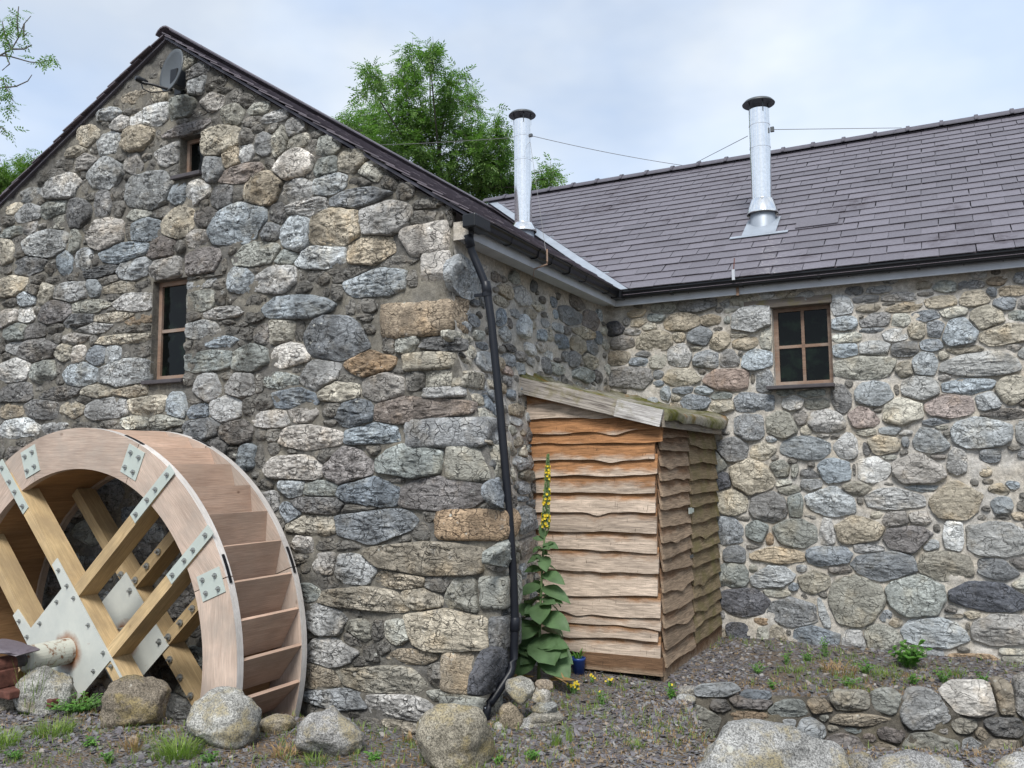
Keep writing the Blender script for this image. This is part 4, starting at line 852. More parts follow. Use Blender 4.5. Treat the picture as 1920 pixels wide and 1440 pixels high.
for k in range(ns): F.append((nr*ns+k, nr*ns+(k+1) % ns, b0+nr*ns+(k+1) % ns, b0+nr*ns+k))
MB().add(V, F).build('reflector', M['dish'], dish, smooth=True)
low = c-up*.20+ax*.0; lnb = on(1, -.52, 263, 150)
MB().tube([low-ax*.05, low+(lnb-low)*.55-[0, 0, .01], lnb-[0, 0, .02]], [.016, .013, .012], 8).build('feed_arm', M['black_plastic'], dish)
MB().tube([lnb-ax*.07, lnb-ax*.03, lnb+ax*.03, lnb+ax*.05], [.026, .032, .03, .02], 14).build('receiver_head', M['black_plastic'], dish)
MB().tube([lnb, lnb+[.02, .02, -.09], lnb+[.10, .05, -.13], low-[0, 0, .03]], .006, 6).build('cable', M['black_plastic'], dish)
back = c-ax*.07-up*.06; wallp = on(1, 0, 343, 165)
MB().box(back[0]-.05, back[0]+.05, back[1]-.04, back[1]+.08, back[2]-.09, back[2]+.09).build('clamp', M['black_plastic'], dish, bevel=.01)
MB().tube([back, back*.4+wallp*.6-[0, 0, .05], wallp], .02, 10).build('wall_arm', M['black_plastic'], dish)
MB().box(wallp[0]-.05, wallp[0]+.05, -.07, .0, wallp[2]-.10, wallp[2]+.10).build('wall_plate', M['black_plastic'], dish, bevel=.006)
# ------------------------------------------------------------------ lean-to shed in the corner
XS, YS = 1.256, 1.54
shed = thing('lean_to_shed', (.75, 2.6, -.1), 'small lean-to timber shed of overlapping wavy-edged boards, in the corner between the walls', 'shed')
wr = np.random.default_rng(12)
def waney(L, top, hts, seed, th=.022, n=30, taper=None):
    """one board, local X along it, local Z up from its top edge at 0, wavy lower edge; lies on the wall plane y=0, lower edge kicked out"""
    g = np.random.default_rng(seed); x = np.linspace(0, L, n)
    lo = -hts-.015*vnoise(np.stack([x*2.0+g.uniform(0, 99), x*0, x*0], -1))-.005*vnoise(np.stack([x*7+g.uniform(0, 99), x*0, x*0], -1))
    if g.random() < .3:
        c = g.uniform(.25, .75)*L; lo -= g.uniform(.015, .04)*np.exp(-((x-c)/g.uniform(.08, .2))**2)
    lo += g.uniform(-.012, .012)*(x/L-.5)*2
    V = []; F = []
    for i in range(n):
        yo = -.042-.006*vnoise(np.array([x[i]*5+seed, 0, 0]))
        tz = top if np.isscalar(top) else np.interp(x[i], top[0], top[1])
        lz = min(lo[i], tz-.004)
        V += [(x[i], -.004, tz), (x[i], yo, lz), (x[i], yo+th, lz+.004), (x[i], .012, tz)]
    for i in range(n-1):
        a = 4*i; b = a+4
        F += [(a, a+1, b+1, b), (a+1, a+2, b+2, b+1), (a+2, a+3, b+3, b+2), (a+3, a, b, b+3)]
    F += [(0, 3, 2, 1), (4*n-4, 4*n-3, 4*n-2, 4*n-1)]
    return V, F
zb = [float(on(1, YS, 1228, y)[2]) for y in (779, 806, 828, 860, 892, 923, 963, 1000, 1035, 1075, 1122, 1158, 1178, 1203, 1236)]
shed_top = lambda x: 2.70-.255*(x+.17)            # underside line of the sloping verge
prev = 2.62
for i, z in enumerate(zb):
    xl = float(sidex(YS, z+.07))-.03; xr = XS+.075 if i < 3 else XS+wr.uniform(-.012, .02)
    L = xr-xl; x = np.linspace(0, L, 12); tp = np.minimum(prev+.045, shed_top(x+xl)-.02)-z
    hts = 0.0; ztop_b = max(tp.max(), .05)
    V, F = waney(L, (x, tp-ztop_b), ztop_b, 40+i, .024, 36)
    lo_off = ztop_b
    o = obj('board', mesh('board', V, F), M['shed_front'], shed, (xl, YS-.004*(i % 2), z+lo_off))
    prev = z
MB().box(.48, XS+.03, YS-.05, YS-.005, -.10, zb[-1]+.02).build('base_board', M['shed_side'], shed)
MB().box(XS-.01, XS+.03, YS+.01, YC-.02, -.16, .02).build('base_board', M['shed_side'], shed)
# door side (faces +X): a door of boards, then a fixed panel
def side_col(y0, y1, mat, parent, nm, seed, z0, zt):
    g = np.random.default_rng(seed); z = z0; k = 0; bots = []
    while z < zt-.05: bots.append(z); z += g.uniform(.125, .185)
    bots = bots[::-1]; prev = zt
    for k, z in enumerate(bots):
        L = y1-y0+g.uniform(-.01, .02); h = prev+.05-z
        V, F = waney(L, 0.0, h, seed+k, .024, 20)
        Mx = frame((XS+.006+.003*(k % 2), y0, z+h), (0, 1, 0), (-1, 0, 0), (0, 0, 1))
        obj('board', mesh('board', V, F), mat, parent, M=Mx); prev = z
door = obj('door', None, None, shed, (XS, YS+.5, -.05)); door['label'] = 'narrow boarded door on the shed side'
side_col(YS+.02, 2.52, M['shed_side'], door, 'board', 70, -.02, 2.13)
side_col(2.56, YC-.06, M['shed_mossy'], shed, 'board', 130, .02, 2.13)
MB().box(XS-.05, XS-.002, YS+.01, YC-.03, -.1, 2.16).build('side_frame', M['shed_side'], shed)
MB().box(.1, XS-.06, YS+.015, YS+.05, -.1, 2.12).build('front_frame', M['shed_side'], shed)
MB().box(XS+.045, XS+.055, 2.42, 2.52, 1.30, 1.36).build('latch_plate', M['plate'], door)
MB().box(XS+.045, XS+.052, 2.525, 2.60, 1.31, 1.35).build('latch_staple', M['plate'], shed)
MB().box(XS+.042, XS+.050, 2.44, 2.54, .86, .89).build('latch_plate', M['dish'], door)
# verge boards on the slope, fascia along the low eave, mossy roof sheet
EAV = XS+.12
sl = np.array([1, 0, -.262]); sl /= np.linalg.norm(sl); nn = np.array([.262, 0, 1]); nn /= np.linalg.norm(nn)
o0 = np.array([-.20, YS-.13, 2.70]); LT = (EAV-o0[0])/sl[0]
def slope_board(l0, l1, h0, h1, y0, y1, mat, nm, colr):
    Mx = frame(o0+sl*l0, sl, (0, 1, 0), nn); V = boxv(0, l1-l0, y0, y1, h0, h1)
    return obj(nm, mesh(nm, V, BOXF), mat, shed, M=Mx, color=colr)
slope_board(0, LT*.72, -.155, 0, 0, .026, M['verge'], 'verge_board', (.40, .365, .32))
slope_board(LT*.72+.003, LT, -.158, .002, -.004, .026, M['verge'], 'verge_board', (.58, .56, .535))
ez = o0[2]+sl[2]/sl[0]*(EAV-o0[0]); ey = YS-.13+.028
mid = 3.18
for y0, y1, c in ((ey, mid, (.27, .235, .19)), (mid+.003, 3.60, (.30, .25, .19))):
    Mx = frame((EAV-.026, y0, ez-.01), (0, 1, 0), (-1, 0, 0), (0, 0, 1)); obj('eave_board', mesh('eave_board', boxv(0, y1-y0, -.026, 0, -.145, 0), BOXF), M['verge'], shed, M=Mx, color=c)
us_ = np.linspace(-.02, LT+.05, 44); ws_ = np.linspace(YS-.10, YC+.02, 60); V = []; 
for i, a in enumerate(us_):
    for j, b in enumerate(ws_):
        q = o0+sl*a; e = min(i, len(us_)-1-i, j+1 if j < 3 else 9); h = .012+.018*float(fbm(np.array([a*4, b*4, 1.0]), 3))-(.028 if min(i, len(us_)-1-i) == 0 or j == 0 else 0)
        if b > YC-.28: h += .05*((b-YC+.28)/.28)**2        # mortar fillet against the rear wall
        if a < .3: h += .09*((.3-a)/.3)**2
        V.append(np.array([q[0], b, q[2]])+nn*h)
nj = len(ws_); F = []
for i in range(len(us_)-1):
    for j in range(nj-1): F.append((i*nj+j, (i+1)*nj+j, (i+1)*nj+j+1, i*nj+j+1))
nb = len(V); V += [v-nn*.07 for v in V]
bd = [i*nj for i in range(len(us_))]+[(len(us_)-1)*nj+j for j in range(1, nj)]+[i*nj+nj-1 for i in range(len(us_)-2, -1, -1)]+[j for j in range(nj-2, 0, -1)]
for k in range(len(bd)): a, b = bd[k], bd[(k+1) % len(bd)]; F.append((b, a, a+nb, b+nb))
obj('roof', mesh('shed_roof', np.array(V), F, True), M['felt'], shed)

# ------------------------------------------------------------------ waterwheel
WX, WZ, RO, RI = -3.35, .20, 1.97, 1.60; YF, YB = -1.0, -.17; RTH = .07
wheel = thing('waterwheel', (WX, (YF+YB)/2, WZ-RO), 'large new timber waterwheel with bucket boards and pale steel plates, standing against the gable wall', 'waterwheel')
ROT = math.radians(43); P_ = np.array([math.cos(ROT), 0, math.sin(ROT)]); Q_ = np.array([-math.sin(ROT), 0, math.cos(ROT)]); HC = np.array([WX, 0, WZ])
def polar(r, deg): a = math.radians(deg); return np.array([WX+r*math.cos(a), 0, WZ+r*math.sin(a)])
def arc_board(nm, r0, r1, a0, a1, y0, y1, mat, n=14, emat=None):
    am = math.radians((a0+a1)/2); c = polar((r0+r1)/2, (a0+a1)/2)+np.array([0, (y0+y1)/2, 0]); T = np.array([-math.sin(am), 0, math.cos(am)]); Rr = np.array([math.cos(am), 0, math.sin(am)])
    Mx = frame(c, T, np.cross(Rr, T), Rr); V = []; F = []; Y = np.array([0, 1.0, 0]); mi = []
    for i in range(n+1):
        a = a0+(a1-a0)*i/n
        for (r, y) in ((r0, y0), (r1, y0), (r1, y1), (r0, y1)):
            w = polar(r, a)+Y*y-c; V.append((w@T, w@np.cross(Rr, T), w@Rr))
    for i in range(n):
        b = 4*i
        for k in range(4): F.append((b+k, b+4+k, b+4+(k+1) % 4, b+(k+1) % 4)); mi.append(1 if k == 1 else 0)
    F += [(0, 1, 2, 3), (4*n+3, 4*n+2, 4*n+1, 4*n)]; mi += [0, 0]
    me = mesh(nm, V, F); bm = bmesh.new(); bm.from_mesh(me); bmesh.ops.recalc_face_normals(bm, faces=bm.faces); bm.to_mesh(me); bm.free()
    me.materials.append(mat)
    if emat: me.materials.append(emat); me.polygons.foreach_set('material_index', mi)
    return obj(nm, me, None, wheel, M=Mx)
for k in range(8):
    a0 = 21.5+45*k
    arc_board('rim_board', RI, RO, a0+.12, a0+44.88, YF, YF+RTH, M['rim_wood'], 16, M['rim_edge'])
    arc_board('rim_board', RI, RO, a0+.12, a0+44.88, YB-RTH, YB, M['rim_wood'], 16, M['rim_edge'])
BOLT = MB().lathe([(.0001, .030), (.008, .030), (.009, .022), (.009, .010), (.021, .010), (.021, 0)], (0, 0, 0), 8); BOLT_ME = None
def bolt(c, parent, s=1.0):
    global BOLT_ME
    Mx = frame(c, np.array([1, 0, 0])*s, np.array([0, 0, 1])*s, np.array([0, -1, 0])*s)
    if BOLT_ME is None:
        o = BOLT.build('bolt', M['bolt'], parent, M=Mx); BOLT_ME = o.data
    else: obj('bolt', BOLT_ME, None, parent, M=Mx)
def flat(nm, pts, y0, y1, mat, parent, origin=HC):
    """flat piece drawn in wheel coordinates (p along one spoke pair, q along the other)"""
    mb = MB(); V = []
    for y in (y0, y1):
        for (p, q) in pts: w = HC+P_*p+Q_*q; V.append((w[0]-origin[0], y-origin[1], w[2]-origin[2]))
    n = len(pts); mb.add(V, [tuple(range(n)), tuple(range(2*n-1, n-1, -1))]+[(i, i+n, (i+1) % n+n, (i+1) % n) for i in range(n)])
    return mb.build(nm, mat, parent, loc=origin)
for k in range(8):                                         # joint plates over the rim joints, front ring and back ring
    for yy, th, vis_ in ((YF, -.008, True),):
        am = math.radians(21.5+45*k); Rr = np.array([math.cos(am), 0, math.sin(am)]); T = np.array([-math.sin(am), 0, math.cos(am)]); c = HC+Rr*1.80
        V = []
        for y in (yy+th, yy-.0005):
            for (r, t) in ((-.13, -.105), (.13, -.105), (.13, .105), (-.13, .105)): w = c+Rr*r+T*t; V.append((w[0], y, w[2]))
        pl = MB().add(V, BOXF).build('joint_plate', M['plate'], wheel)
        if vis_:
            for (r, t) in ((-.07, -.05), (.07, -.06), (.07, .05), (-.07, .06)): w = c+Rr*r+T*t; bolt((w[0], yy+th, w[2]), pl)
BW, BD = .105, .20
def spoke(ax_, perp, off, l0, l1, y0, nm='spoke_beam', sh=1.0):
    c = HC+perp*off*sh+np.array([0, y0, 0])
    Mx = frame(c+ax_*l0, ax_, (0, 1, 0), np.cross(ax_, np.array([0, 1.0, 0])))
    return obj(nm, mesh(nm, boxv(0, l1-l0, 0, BD, -BW/2, BW/2), BOXF), M['spoke_wood'], wheel, M=Mx)
chord = math.sqrt((RI+.22)**2-.335**2)
for y0, back in ((YF-.012, False), (YB-RTH-BD+.03, True)):
    if back: chord = math.sqrt((RI+.012)**2-(.335+BW/2)**2)
    for s in (-1, 1):
        spoke(Q_, P_, s*.335, -chord, chord, y0)           # the long pair
        for e in (-1, 1):                                  # the pair butting against it
            a, b = .335+BW/2, chord
            spoke(P_, Q_, s*.335, a if e > 0 else -b, b if e > 0 else -a, y0+.001)
    for s in (() if back else (-1, 1)):
        for e in (-1, 1):
            for (ax_, pe) in ((P_, Q_), (Q_, P_)):
                c0 = HC+pe*s*.335+ax_*e*1.66; V = []
                for y in (y0-.008, y0-.0005):
                    for (l, t) in ((-.31, -BW/2+.004), (.31, -BW/2+.004), (.31, BW/2-.004), (-.31, BW/2-.004)): w = c0+ax_*l+pe*t; V.append((w[0], y, w[2]))
                st = MB().add(V, BOXF).build('strap_plate', M['plate'], wheel)
                for l in (-.25, -.07, .06, .24): w = c0+ax_*l; bolt((w[0], y0-.008, w[2]), st)
    h = .40
    yy = y0-.012
    hp = flat('hub_plate', [(-h, -h), (h-.02, -h), (h-.02, -.72), (.40, -.72), (.40, .72), (.31, .72), (.28, .47), (-.28, .47), (-.31, .72), (-.40, .72)], yy, y0-.001, M['hub'], wheel, HC+[0, yy, 0]) if not back else flat('hub_plate', [(-h, -h), (h, -h), (h, .47), (-h, .47)], yy, y0-.001, M['hub'], wheel, HC+[0, yy, 0])
    if not back:
        for p in (-.355, .355):
            for q in (-.62, -.44, -.3, .0, .3, .44, .62):
                w = HC+P_*p+Q_*q; bolt((w[0], yy, w[2]), hp, .9)
        for q in (-.34, .42):
            for p in (-.14, .16):
                w = HC+P_*p+Q_*q; bolt((w[0], yy, w[2]), hp, .9)
    else:
        for s in (-1, 1):
            for q in (-.9, -.7, -.5, -.3, .3, .5, .7):
                w = HC+P_*s*.335+Q_*q; bolt((w[0], y0, w[2]), wheel, 1.5)
                w = HC+Q_*s*.335+P_*(abs(q)+.15)*(1 if q > 0 else -1); bolt((w[0], y0, w[2]), wheel, 1.5)
ax1 = MB().tube([HC+[0, -1.43, 0], HC+[0, -1.415, 0], HC+[0, YB, 0]], [.085, .112, .112], 28).build('axle', M['axle'], wheel, smooth=False)
MB().tube([HC+[0, -1.74, 0], HC+[0, -1.42, 0]], .05, 18).build('axle_stub', M['sill'], ax1)
# buckets: a sloping board from the rim inwards and a riser down to the sole
for k in range(40):
    th = 2.2+9*k; a = polar(RO-.012, th); b = polar(1.735, th-9.6); dv = b-a; L = np.linalg.norm(dv); dv /= L; nv = np.cross(dv, [0, 1.0, 0]); nv /= np.linalg.norm(nv)
    Mx = frame(a+np.array([0, YF+RTH+.002, 0]), (0, 1, 0), dv, np.cross([0, 1.0, 0], dv)); obj('bucket_board', mesh('bucket_board', boxv(0, YB-YF-2*RTH-.004, 0, L, -.014, .014), BOXF), M['bucket_wood'], wheel, M=Mx)
    c = polar(1.735, th-9.4); d = polar(RI+.055, th-9.0); dv = d-c; L = np.linalg.norm(dv); dv /= L
    Mx = frame(c+np.array([0, YF+RTH+.004, 0]), (0, 1, 0), dv, np.cross([0, 1.0, 0], dv)); obj('riser_board', mesh('riser_board', boxv(0, YB-YF-2*RTH-.008, 0, L, -.012, .012), BOXF), M['bucket_wood'], wheel, M=Mx)
    e = polar(RI+.035, th+4.5); am = math.radians(th+4.5); T = np.array([-math.sin(am), 0, math.cos(am)]); Rr = np.array([math.cos(am), 0, math.sin(am)])
    Mx = frame(e+np.array([0, YF+RTH+.003, 0]), (0, 1, 0), T, Rr*-1); obj('sole_board', mesh('sole_board', boxv(0, YB-YF-2*RTH-.006, -.1275, .1275, -.013, .013), BOXF), M['sole_wood'], wheel, M=Mx)
for k in (20, 66):                                         # dark rubbing strips on the rim edges
    for yy in (YF+.02, YB-RTH+.02):
        arc_board('edge_strip', RO-.002, RO+.008, k, k+7, yy, yy+.025, M['black_plastic'], 6)
# bearing, packing slate and timbers carrying the axle
bz = WZ-.05
brg = MB().box(WX-.10, WX+.10, -1.72, -1.54, bz-.12, bz+.02); brg.tube([(WX, -1.73, WZ-.01), (WX, -1.53, WZ-.01)], .075, 20)
bo = brg.build('axle_bearing', M['red_iron'], None, bevel=.008); tag(bo, 'red rusty iron bearing block under the waterwheel axle', 'bearing')
V, F = rock(.20, .15, .022, 78, 3, .16, 8, 6); o = obj('slate_slab', mesh('slate_slab', V, F, False), M['slate_old'], None, (WX+.06, -1.56, WZ+.128)); o.rotation_euler = (.10, .16, .35)
tag(o, 'flat dark purple slate slab lying over the axle end', 'slate slab')
for k, (x, y, z, sx) in enumerate(((WX+.04, -1.62, bz-.155, .22), (WX+.10, -1.42, bz-.235, .36))):
    o = MB().box(-sx, sx, -.09, .09, -.032, .032).build('timber_packer', M['red_iron'], None, loc=(x, y, z), bevel=.01); o.rotation_euler = (0, .03*k, .08*k-.05)
    tag(o, ['upper red-stained timber packing directly under the axle bearing', 'lower red-stained timber packing behind the pale boulder', 'lowest red-stained timber packing behind the pale boulder'][k], 'timber', 'timber packing under the axle')
# ------------------------------------------------------------------ ground, boulders, low wall
def sstep(x, a, b): t = np.clip((x-a)/(b-a), 0, 1); return t*t*(3-2*t)
def gz(X, Y):
    X = np.asarray(X, float); Y = np.asarray(Y, float); P = np.stack([X, Y, X*0], -1)
    z = -.13+.025*fbm(P*.9, 2)+.012*fbm(P*4, 2)
    z = z-.05*sstep(-X, .5, 4)*sstep(Y, -4.5, -1.5)
    tr = sstep(Y, -.85, -.35)*sstep(-X, -.42, -.12)*(1-sstep(Y, .05, .4)); z = z-.36*tr              # hollow at the foot of the gable
    pit = sstep(Y, -1.32, -1.16)*sstep(-X, 1.05, 1.35)*sstep(X, -6.2, -5.9); z = z*(1-pit)+(-1.95)*pit       # wheel pit
    d = (X-RW0[0])*RWN[0]+(Y-RW0[1])*RWN[1]; s = (X-RW0[0])*RWD[0]+(Y-RW0[1])*RWD[1]
    low = sstep(d, -.16, -.10)*(1-sstep(d, .85, 1.25))*sstep(s, .12, .30); z = z*(1-low)+(-1.4)*low   # sunk channel below the low wall
    return z
gx = np.unique(np.concatenate([np.linspace(-400, -40, 10), np.linspace(-40, -9, 14), np.linspace(-9, -6, 12), np.arange(-6, 6, .05), np.linspace(6, 9, 12), np.linspace(9, 40, 14), np.linspace(40, 400, 10)]))
gy = np.unique(np.concatenate([np.linspace(-400, -40, 10), np.linspace(-40, -8, 14), np.linspace(-8, -3, 20), np.arange(-3, 4, .05), np.linspace(4, 9, 10), np.linspace(9, 40, 14), np.linspace(40, 600, 12)]))
GX, GY = np.meshgrid(gx, gy); idx = np.arange(GX.size).reshape(GX.shape)
V = np.stack([GX.ravel(), GY.ravel(), gz(GX.ravel(), GY.ravel())], -1)
go = obj('ground', mesh('ground', V, np.stack([idx[:-1, :-1], idx[:-1, 1:], idx[1:, 1:], idx[1:, :-1]], -1).reshape(-1, 4), True), M['ground']); tag(go, kind='structure')
def hit(x, y):
    """ground point seen at a spot of the photograph"""
    t = np.linspace(3, 14, 1200)[:, None]; P = CAM+ray(x, y)*t; d = P[:, 2]-gz(P[:, 0], P[:, 1]); k = int(np.argmax(d < 0)); return P[k]
# slate chips
N = 52000; cg = np.random.default_rng(4)
px = cg.uniform(-4.2, 5.2, N*2); py = cg.uniform(-3.0, 3.68, N*2)
w = np.exp(-np.clip(py+.3, 0, 9)*.2); keep = cg.random(N*2) < w*.9
keep &= ~((px < .45) & (py > -.04)) & ~((px < XS+.03) & (py > YS-.03)) & (gz(px, py) > -.6)
bare = vnoise(np.stack([px*1.3, py*1.3, px*0], -1)); keep &= (bare+cg.uniform(-.5, .5, N*2)) > -.45
px, py = px[keep][:N], py[keep][:N]; n = len(px); L = .008+.024*cg.random(n)**2.4; Wd = L*cg.uniform(.45, .9, n); T = L*cg.uniform(.10, .22, n)
L = np.where(cg.random(n) < .02, L*1.7, L)
yaw_ = cg.uniform(0, 2*np.pi, n); t1, t2 = cg.normal(0, .28, n), cg.normal(0, .28, n); zc = gz(px, py)+T*.5+.003
base = np.array([(-1, -.6), (.2, -1), (1, -.3), (.7, .8), (-.5, 1)]); jit = cg.uniform(.7, 1.15, (n, 5, 1)); q = base[None]*jit
lx, ly = q[..., 0]*L[:, None], q[..., 1]*Wd[:, None]; X = lx*np.cos(yaw_)[:, None]-ly*np.sin(yaw_)[:, None]; Y = lx*np.sin(yaw_)[:, None]+ly*np.cos(yaw_)[:, None]
Zt = X*t1[:, None]+Y*t2[:, None]; top = np.stack([px[:, None]+X, py[:, None]+Y, zc[:, None]+Zt+T[:, None]*.5], -1); bot = top-np.stack([0*T, 0*T, T], -1)[:, None]
V = np.concatenate([top, bot], 1).reshape(-1, 3); b = (np.arange(n)*10)[:, None]
F5 = b+np.arange(5)[None]; F4 = np.concatenate([b+np.array([[i, i+5, (i+1) % 5+5, (i+1) % 5]]) for i in range(5)])
co = obj('slate_chippings', mesh('slate_chippings', V, [F5, F4]), M['chips']); tag(co, 'grey and purple slate chippings strewn over the ground', 'gravel', kind='stuff')

def boulder(name, x0, y0, x1, y1, col, label, seed, cat='boulder', group=None, depth=None, sub=5, rough=.09, pw=2.3, cuts=4, sink=.12, base=None, dy=.85, rz=0.0, mat='boulder', dz=None):
    c = hit((x0+x1)/2, base or y1-2) if depth is None else CAM+ray((x0+x1)/2, y1)*depth
    d = proj(c)[2]; w = (x1-x0)*d/FPX; h = (y1-y0)*d/FPX
    V, F = rock(w/2, w/2*dy, h*(1+sink)/2, seed, sub, rough, pw, cuts)
    ca, sa = math.cos(YAW), math.sin(YAW)                    # lies across the line of sight
    fwd = np.array([_fw[0], _fw[1], 0]); fwd /= np.linalg.norm(fwd); rgt = np.array([fwd[1], -fwd[0], 0])
    V = V[:, :1]*rgt+V[:, 1:2]*fwd+V[:, 2:3]*np.array([0, 0, 1.0])
    ctr = c+fwd*(w/2*dy*.35); p = proj(ctr); top = CAM+ray((x0+x1)/2, y0)*p[2]
    ctr[2] = top[2]-h*(1+sink)/2
    o = obj(name, mesh(name, V, F, True), M[mat], None, ctr, color=tuple(.84*c for c in col)); tag(o, label, cat, group); return o
R1 = 'boulders along the wheel pit edge'
boulder('boulder', 16, 1252, 130, 1340, (0.335, 0.329, 0.300), 'pale grey boulder with dark broken face, behind the tall grass tuft at the axle', 3, group=R1, cuts=6, rough=.12)
boulder('boulder', 188, 1270, 313, 1358, (0.207, 0.176, 0.135), 'brown angular slabby boulder in front of the spokes', 14, group=R1, cuts=8, rough=.14, pw=3.4)
boulder('boulder', 344, 1293, 487, 1398, (0.314, 0.308, 0.282), 'dome-shaped speckled grey boulder at the right foot of the wheel rim', 22, group=R1, cuts=7, rough=.10)
boulder('boulder', 545, 1326, 680, 1420, (0.336, 0.327, 0.310), 'rounded light grey boulder right of the wheel, before the gable foot', 31, group=R1, cuts=8, rough=.11)
boulder('boulder', 777, 1318, 938, 1443, (0.279, 0.253, 0.198), 'big smooth tan boulder in front of the downpipe bend', 47, group=R1, cuts=6, rough=.08, pw=2.3)
boulder('boulder', -60, 1288, 34, 1335, (0.384, 0.343, 0.274), 'cream boulder cut by the left edge of the view', 52, group=R1, cuts=4)
boulder('boulder', 480, 1340, 550, 1372, (0.292, 0.257, 0.200), 'low flat tan stone beside the bottom of the wheel', 55, group=R1, cuts=4, sub=4)
R2 = 'boulders on the near edge of the channel'
boulder('boulder', 1298, 1355, 1612, 1530, (0.301, 0.298, 0.283), 'very large whale-backed grey boulder at the bottom edge, with ochre lichen', 61, group=R2, base=1520, rough=.09, cuts=7, pw=2.4, dy=.6)
boulder('boulder', 1638, 1410, 1850, 1530, (0.322, 0.316, 0.305), 'pale rounded boulder at the bottom edge, right of the whale-backed one', 63, group=R2, base=1520, rough=.10, cuts=7, dy=.6)
boulder('boulder', 1872, 1414, 2010, 1520, (0.329, 0.324, 0.312), 'light grey boulder at the bottom right corner', 66, group=R2, base=1510, rough=.10, cuts=7, dy=.6)
boulder('boulder', 1590, 1412, 1650, 1470, (0.236, 0.230, 0.218), 'small grey stone wedged between the two bottom edge boulders', 67, group=R2, base=1475, sub=4)
R3 = 'stones edging the drain by the downpipe'
ES = [(945, 1270, 1004, 1311, (0.355, 0.343, 0.303), 'smooth pale oval stone against the downpipe foot, on top of the heap'), (934, 1318, 982, 1360, (0.275, 0.229, 0.166), 'round tan stone below the pale oval one'),
      (924, 1354, 951, 1380, (0.393, 0.387, 0.364), 'small white stone at the boulder side of the heap'), (1000, 1274, 1038, 1292, (0.289, 0.237, 0.180), 'brown flat stone right of the pale oval one'),
      (994, 1289, 1034, 1318, (0.297, 0.280, 0.251), 'grey-brown wedge stone below the brown flat one'), (997, 1314, 1046, 1336, (0.273, 0.276, 0.261), 'flat grey slab in the middle of the heap'),
      (984, 1332, 1058, 1354, (0.282, 0.264, 0.224), 'long flat stone near the bottom of the heap'), (972, 1346, 1016, 1379, (0.314, 0.309, 0.291), 'speckled grey stone at the lower end of the heap')]
for k, (a, b, c, d, cl, lb) in enumerate(ES): boulder('edging_stone', a, b, c, d, cl, lb, 80+k, 'stone', R3, sub=4, depth=6.55+.10*(1350-d)/50, sink=.25, cuts=5, pw=3)
R4 = 'stones at the end of the low wall'
for k, (a, b, c, d, cl, lb) in enumerate([(1270, 1286, 1310, 1304, (0.306, 0.294, 0.271), 'small grey cap stone at the left end of the low wall'), (1268, 1301, 1306, 1315, (0.316, 0.316, 0.304), 'thin pale stone under the left cap of the low wall'), (1274, 1312, 1334, 1337, (0.256, 0.221, 0.164), 'flat tan stone beside the gravel path, end of the low wall'),
        (1288, 1334, 1338, 1354, (0.303, 0.309, 0.309), 'flat blue-grey stone half sunk at the path edge'), (1326, 1340, 1374, 1378, (0.347, 0.306, 0.226), 'cream round stone behind the whale-backed boulder')]): boulder('edging_stone', a, b, c, d, cl, lb, 95+k, 'stone', R4, sub=4, sink=.4, cuts=4)
# --- low retaining wall
low = thing('retaining_wall', (2.6, 1.42, -.95), 'low curved retaining wall of dark mortared stones below the gravel terrace', 'wall')
us = np.arange(.0, 4.6, .04); vsl = np.arange(-1.45, -.095, .035); U, Vv = np.meshgrid(us, vsl); Pn = np.stack([U.ravel(), Vv.ravel()*1.0, U.ravel()*0+8], -1); nz_ = .02*fbm(Pn*3, 3)+.02*fbm(Pn*9, 2)
W = RW0+U.ravel()[:, None]*RWD+nz_[:, None]*RWN; W[:, 2] = Vv.ravel(); idx = np.arange(U.size).reshape(U.shape)
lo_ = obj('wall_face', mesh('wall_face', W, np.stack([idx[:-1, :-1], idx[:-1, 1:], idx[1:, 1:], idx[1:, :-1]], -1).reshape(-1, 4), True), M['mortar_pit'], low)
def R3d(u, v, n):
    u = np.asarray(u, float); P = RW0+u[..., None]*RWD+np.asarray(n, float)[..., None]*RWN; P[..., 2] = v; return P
lay(LOW, R3d, toR, lo_, M['stone_pit'], 'stone', 'small_stones', 297, (.05, 4.5, -1.35, -.17), lambda p: p[0] < 1925, lambda p: True, lambda u, v: True, 'gdptnl', scale=1.6, dens=.9, ruf=.7, tint=.7, grow=1.28, joint=.02)
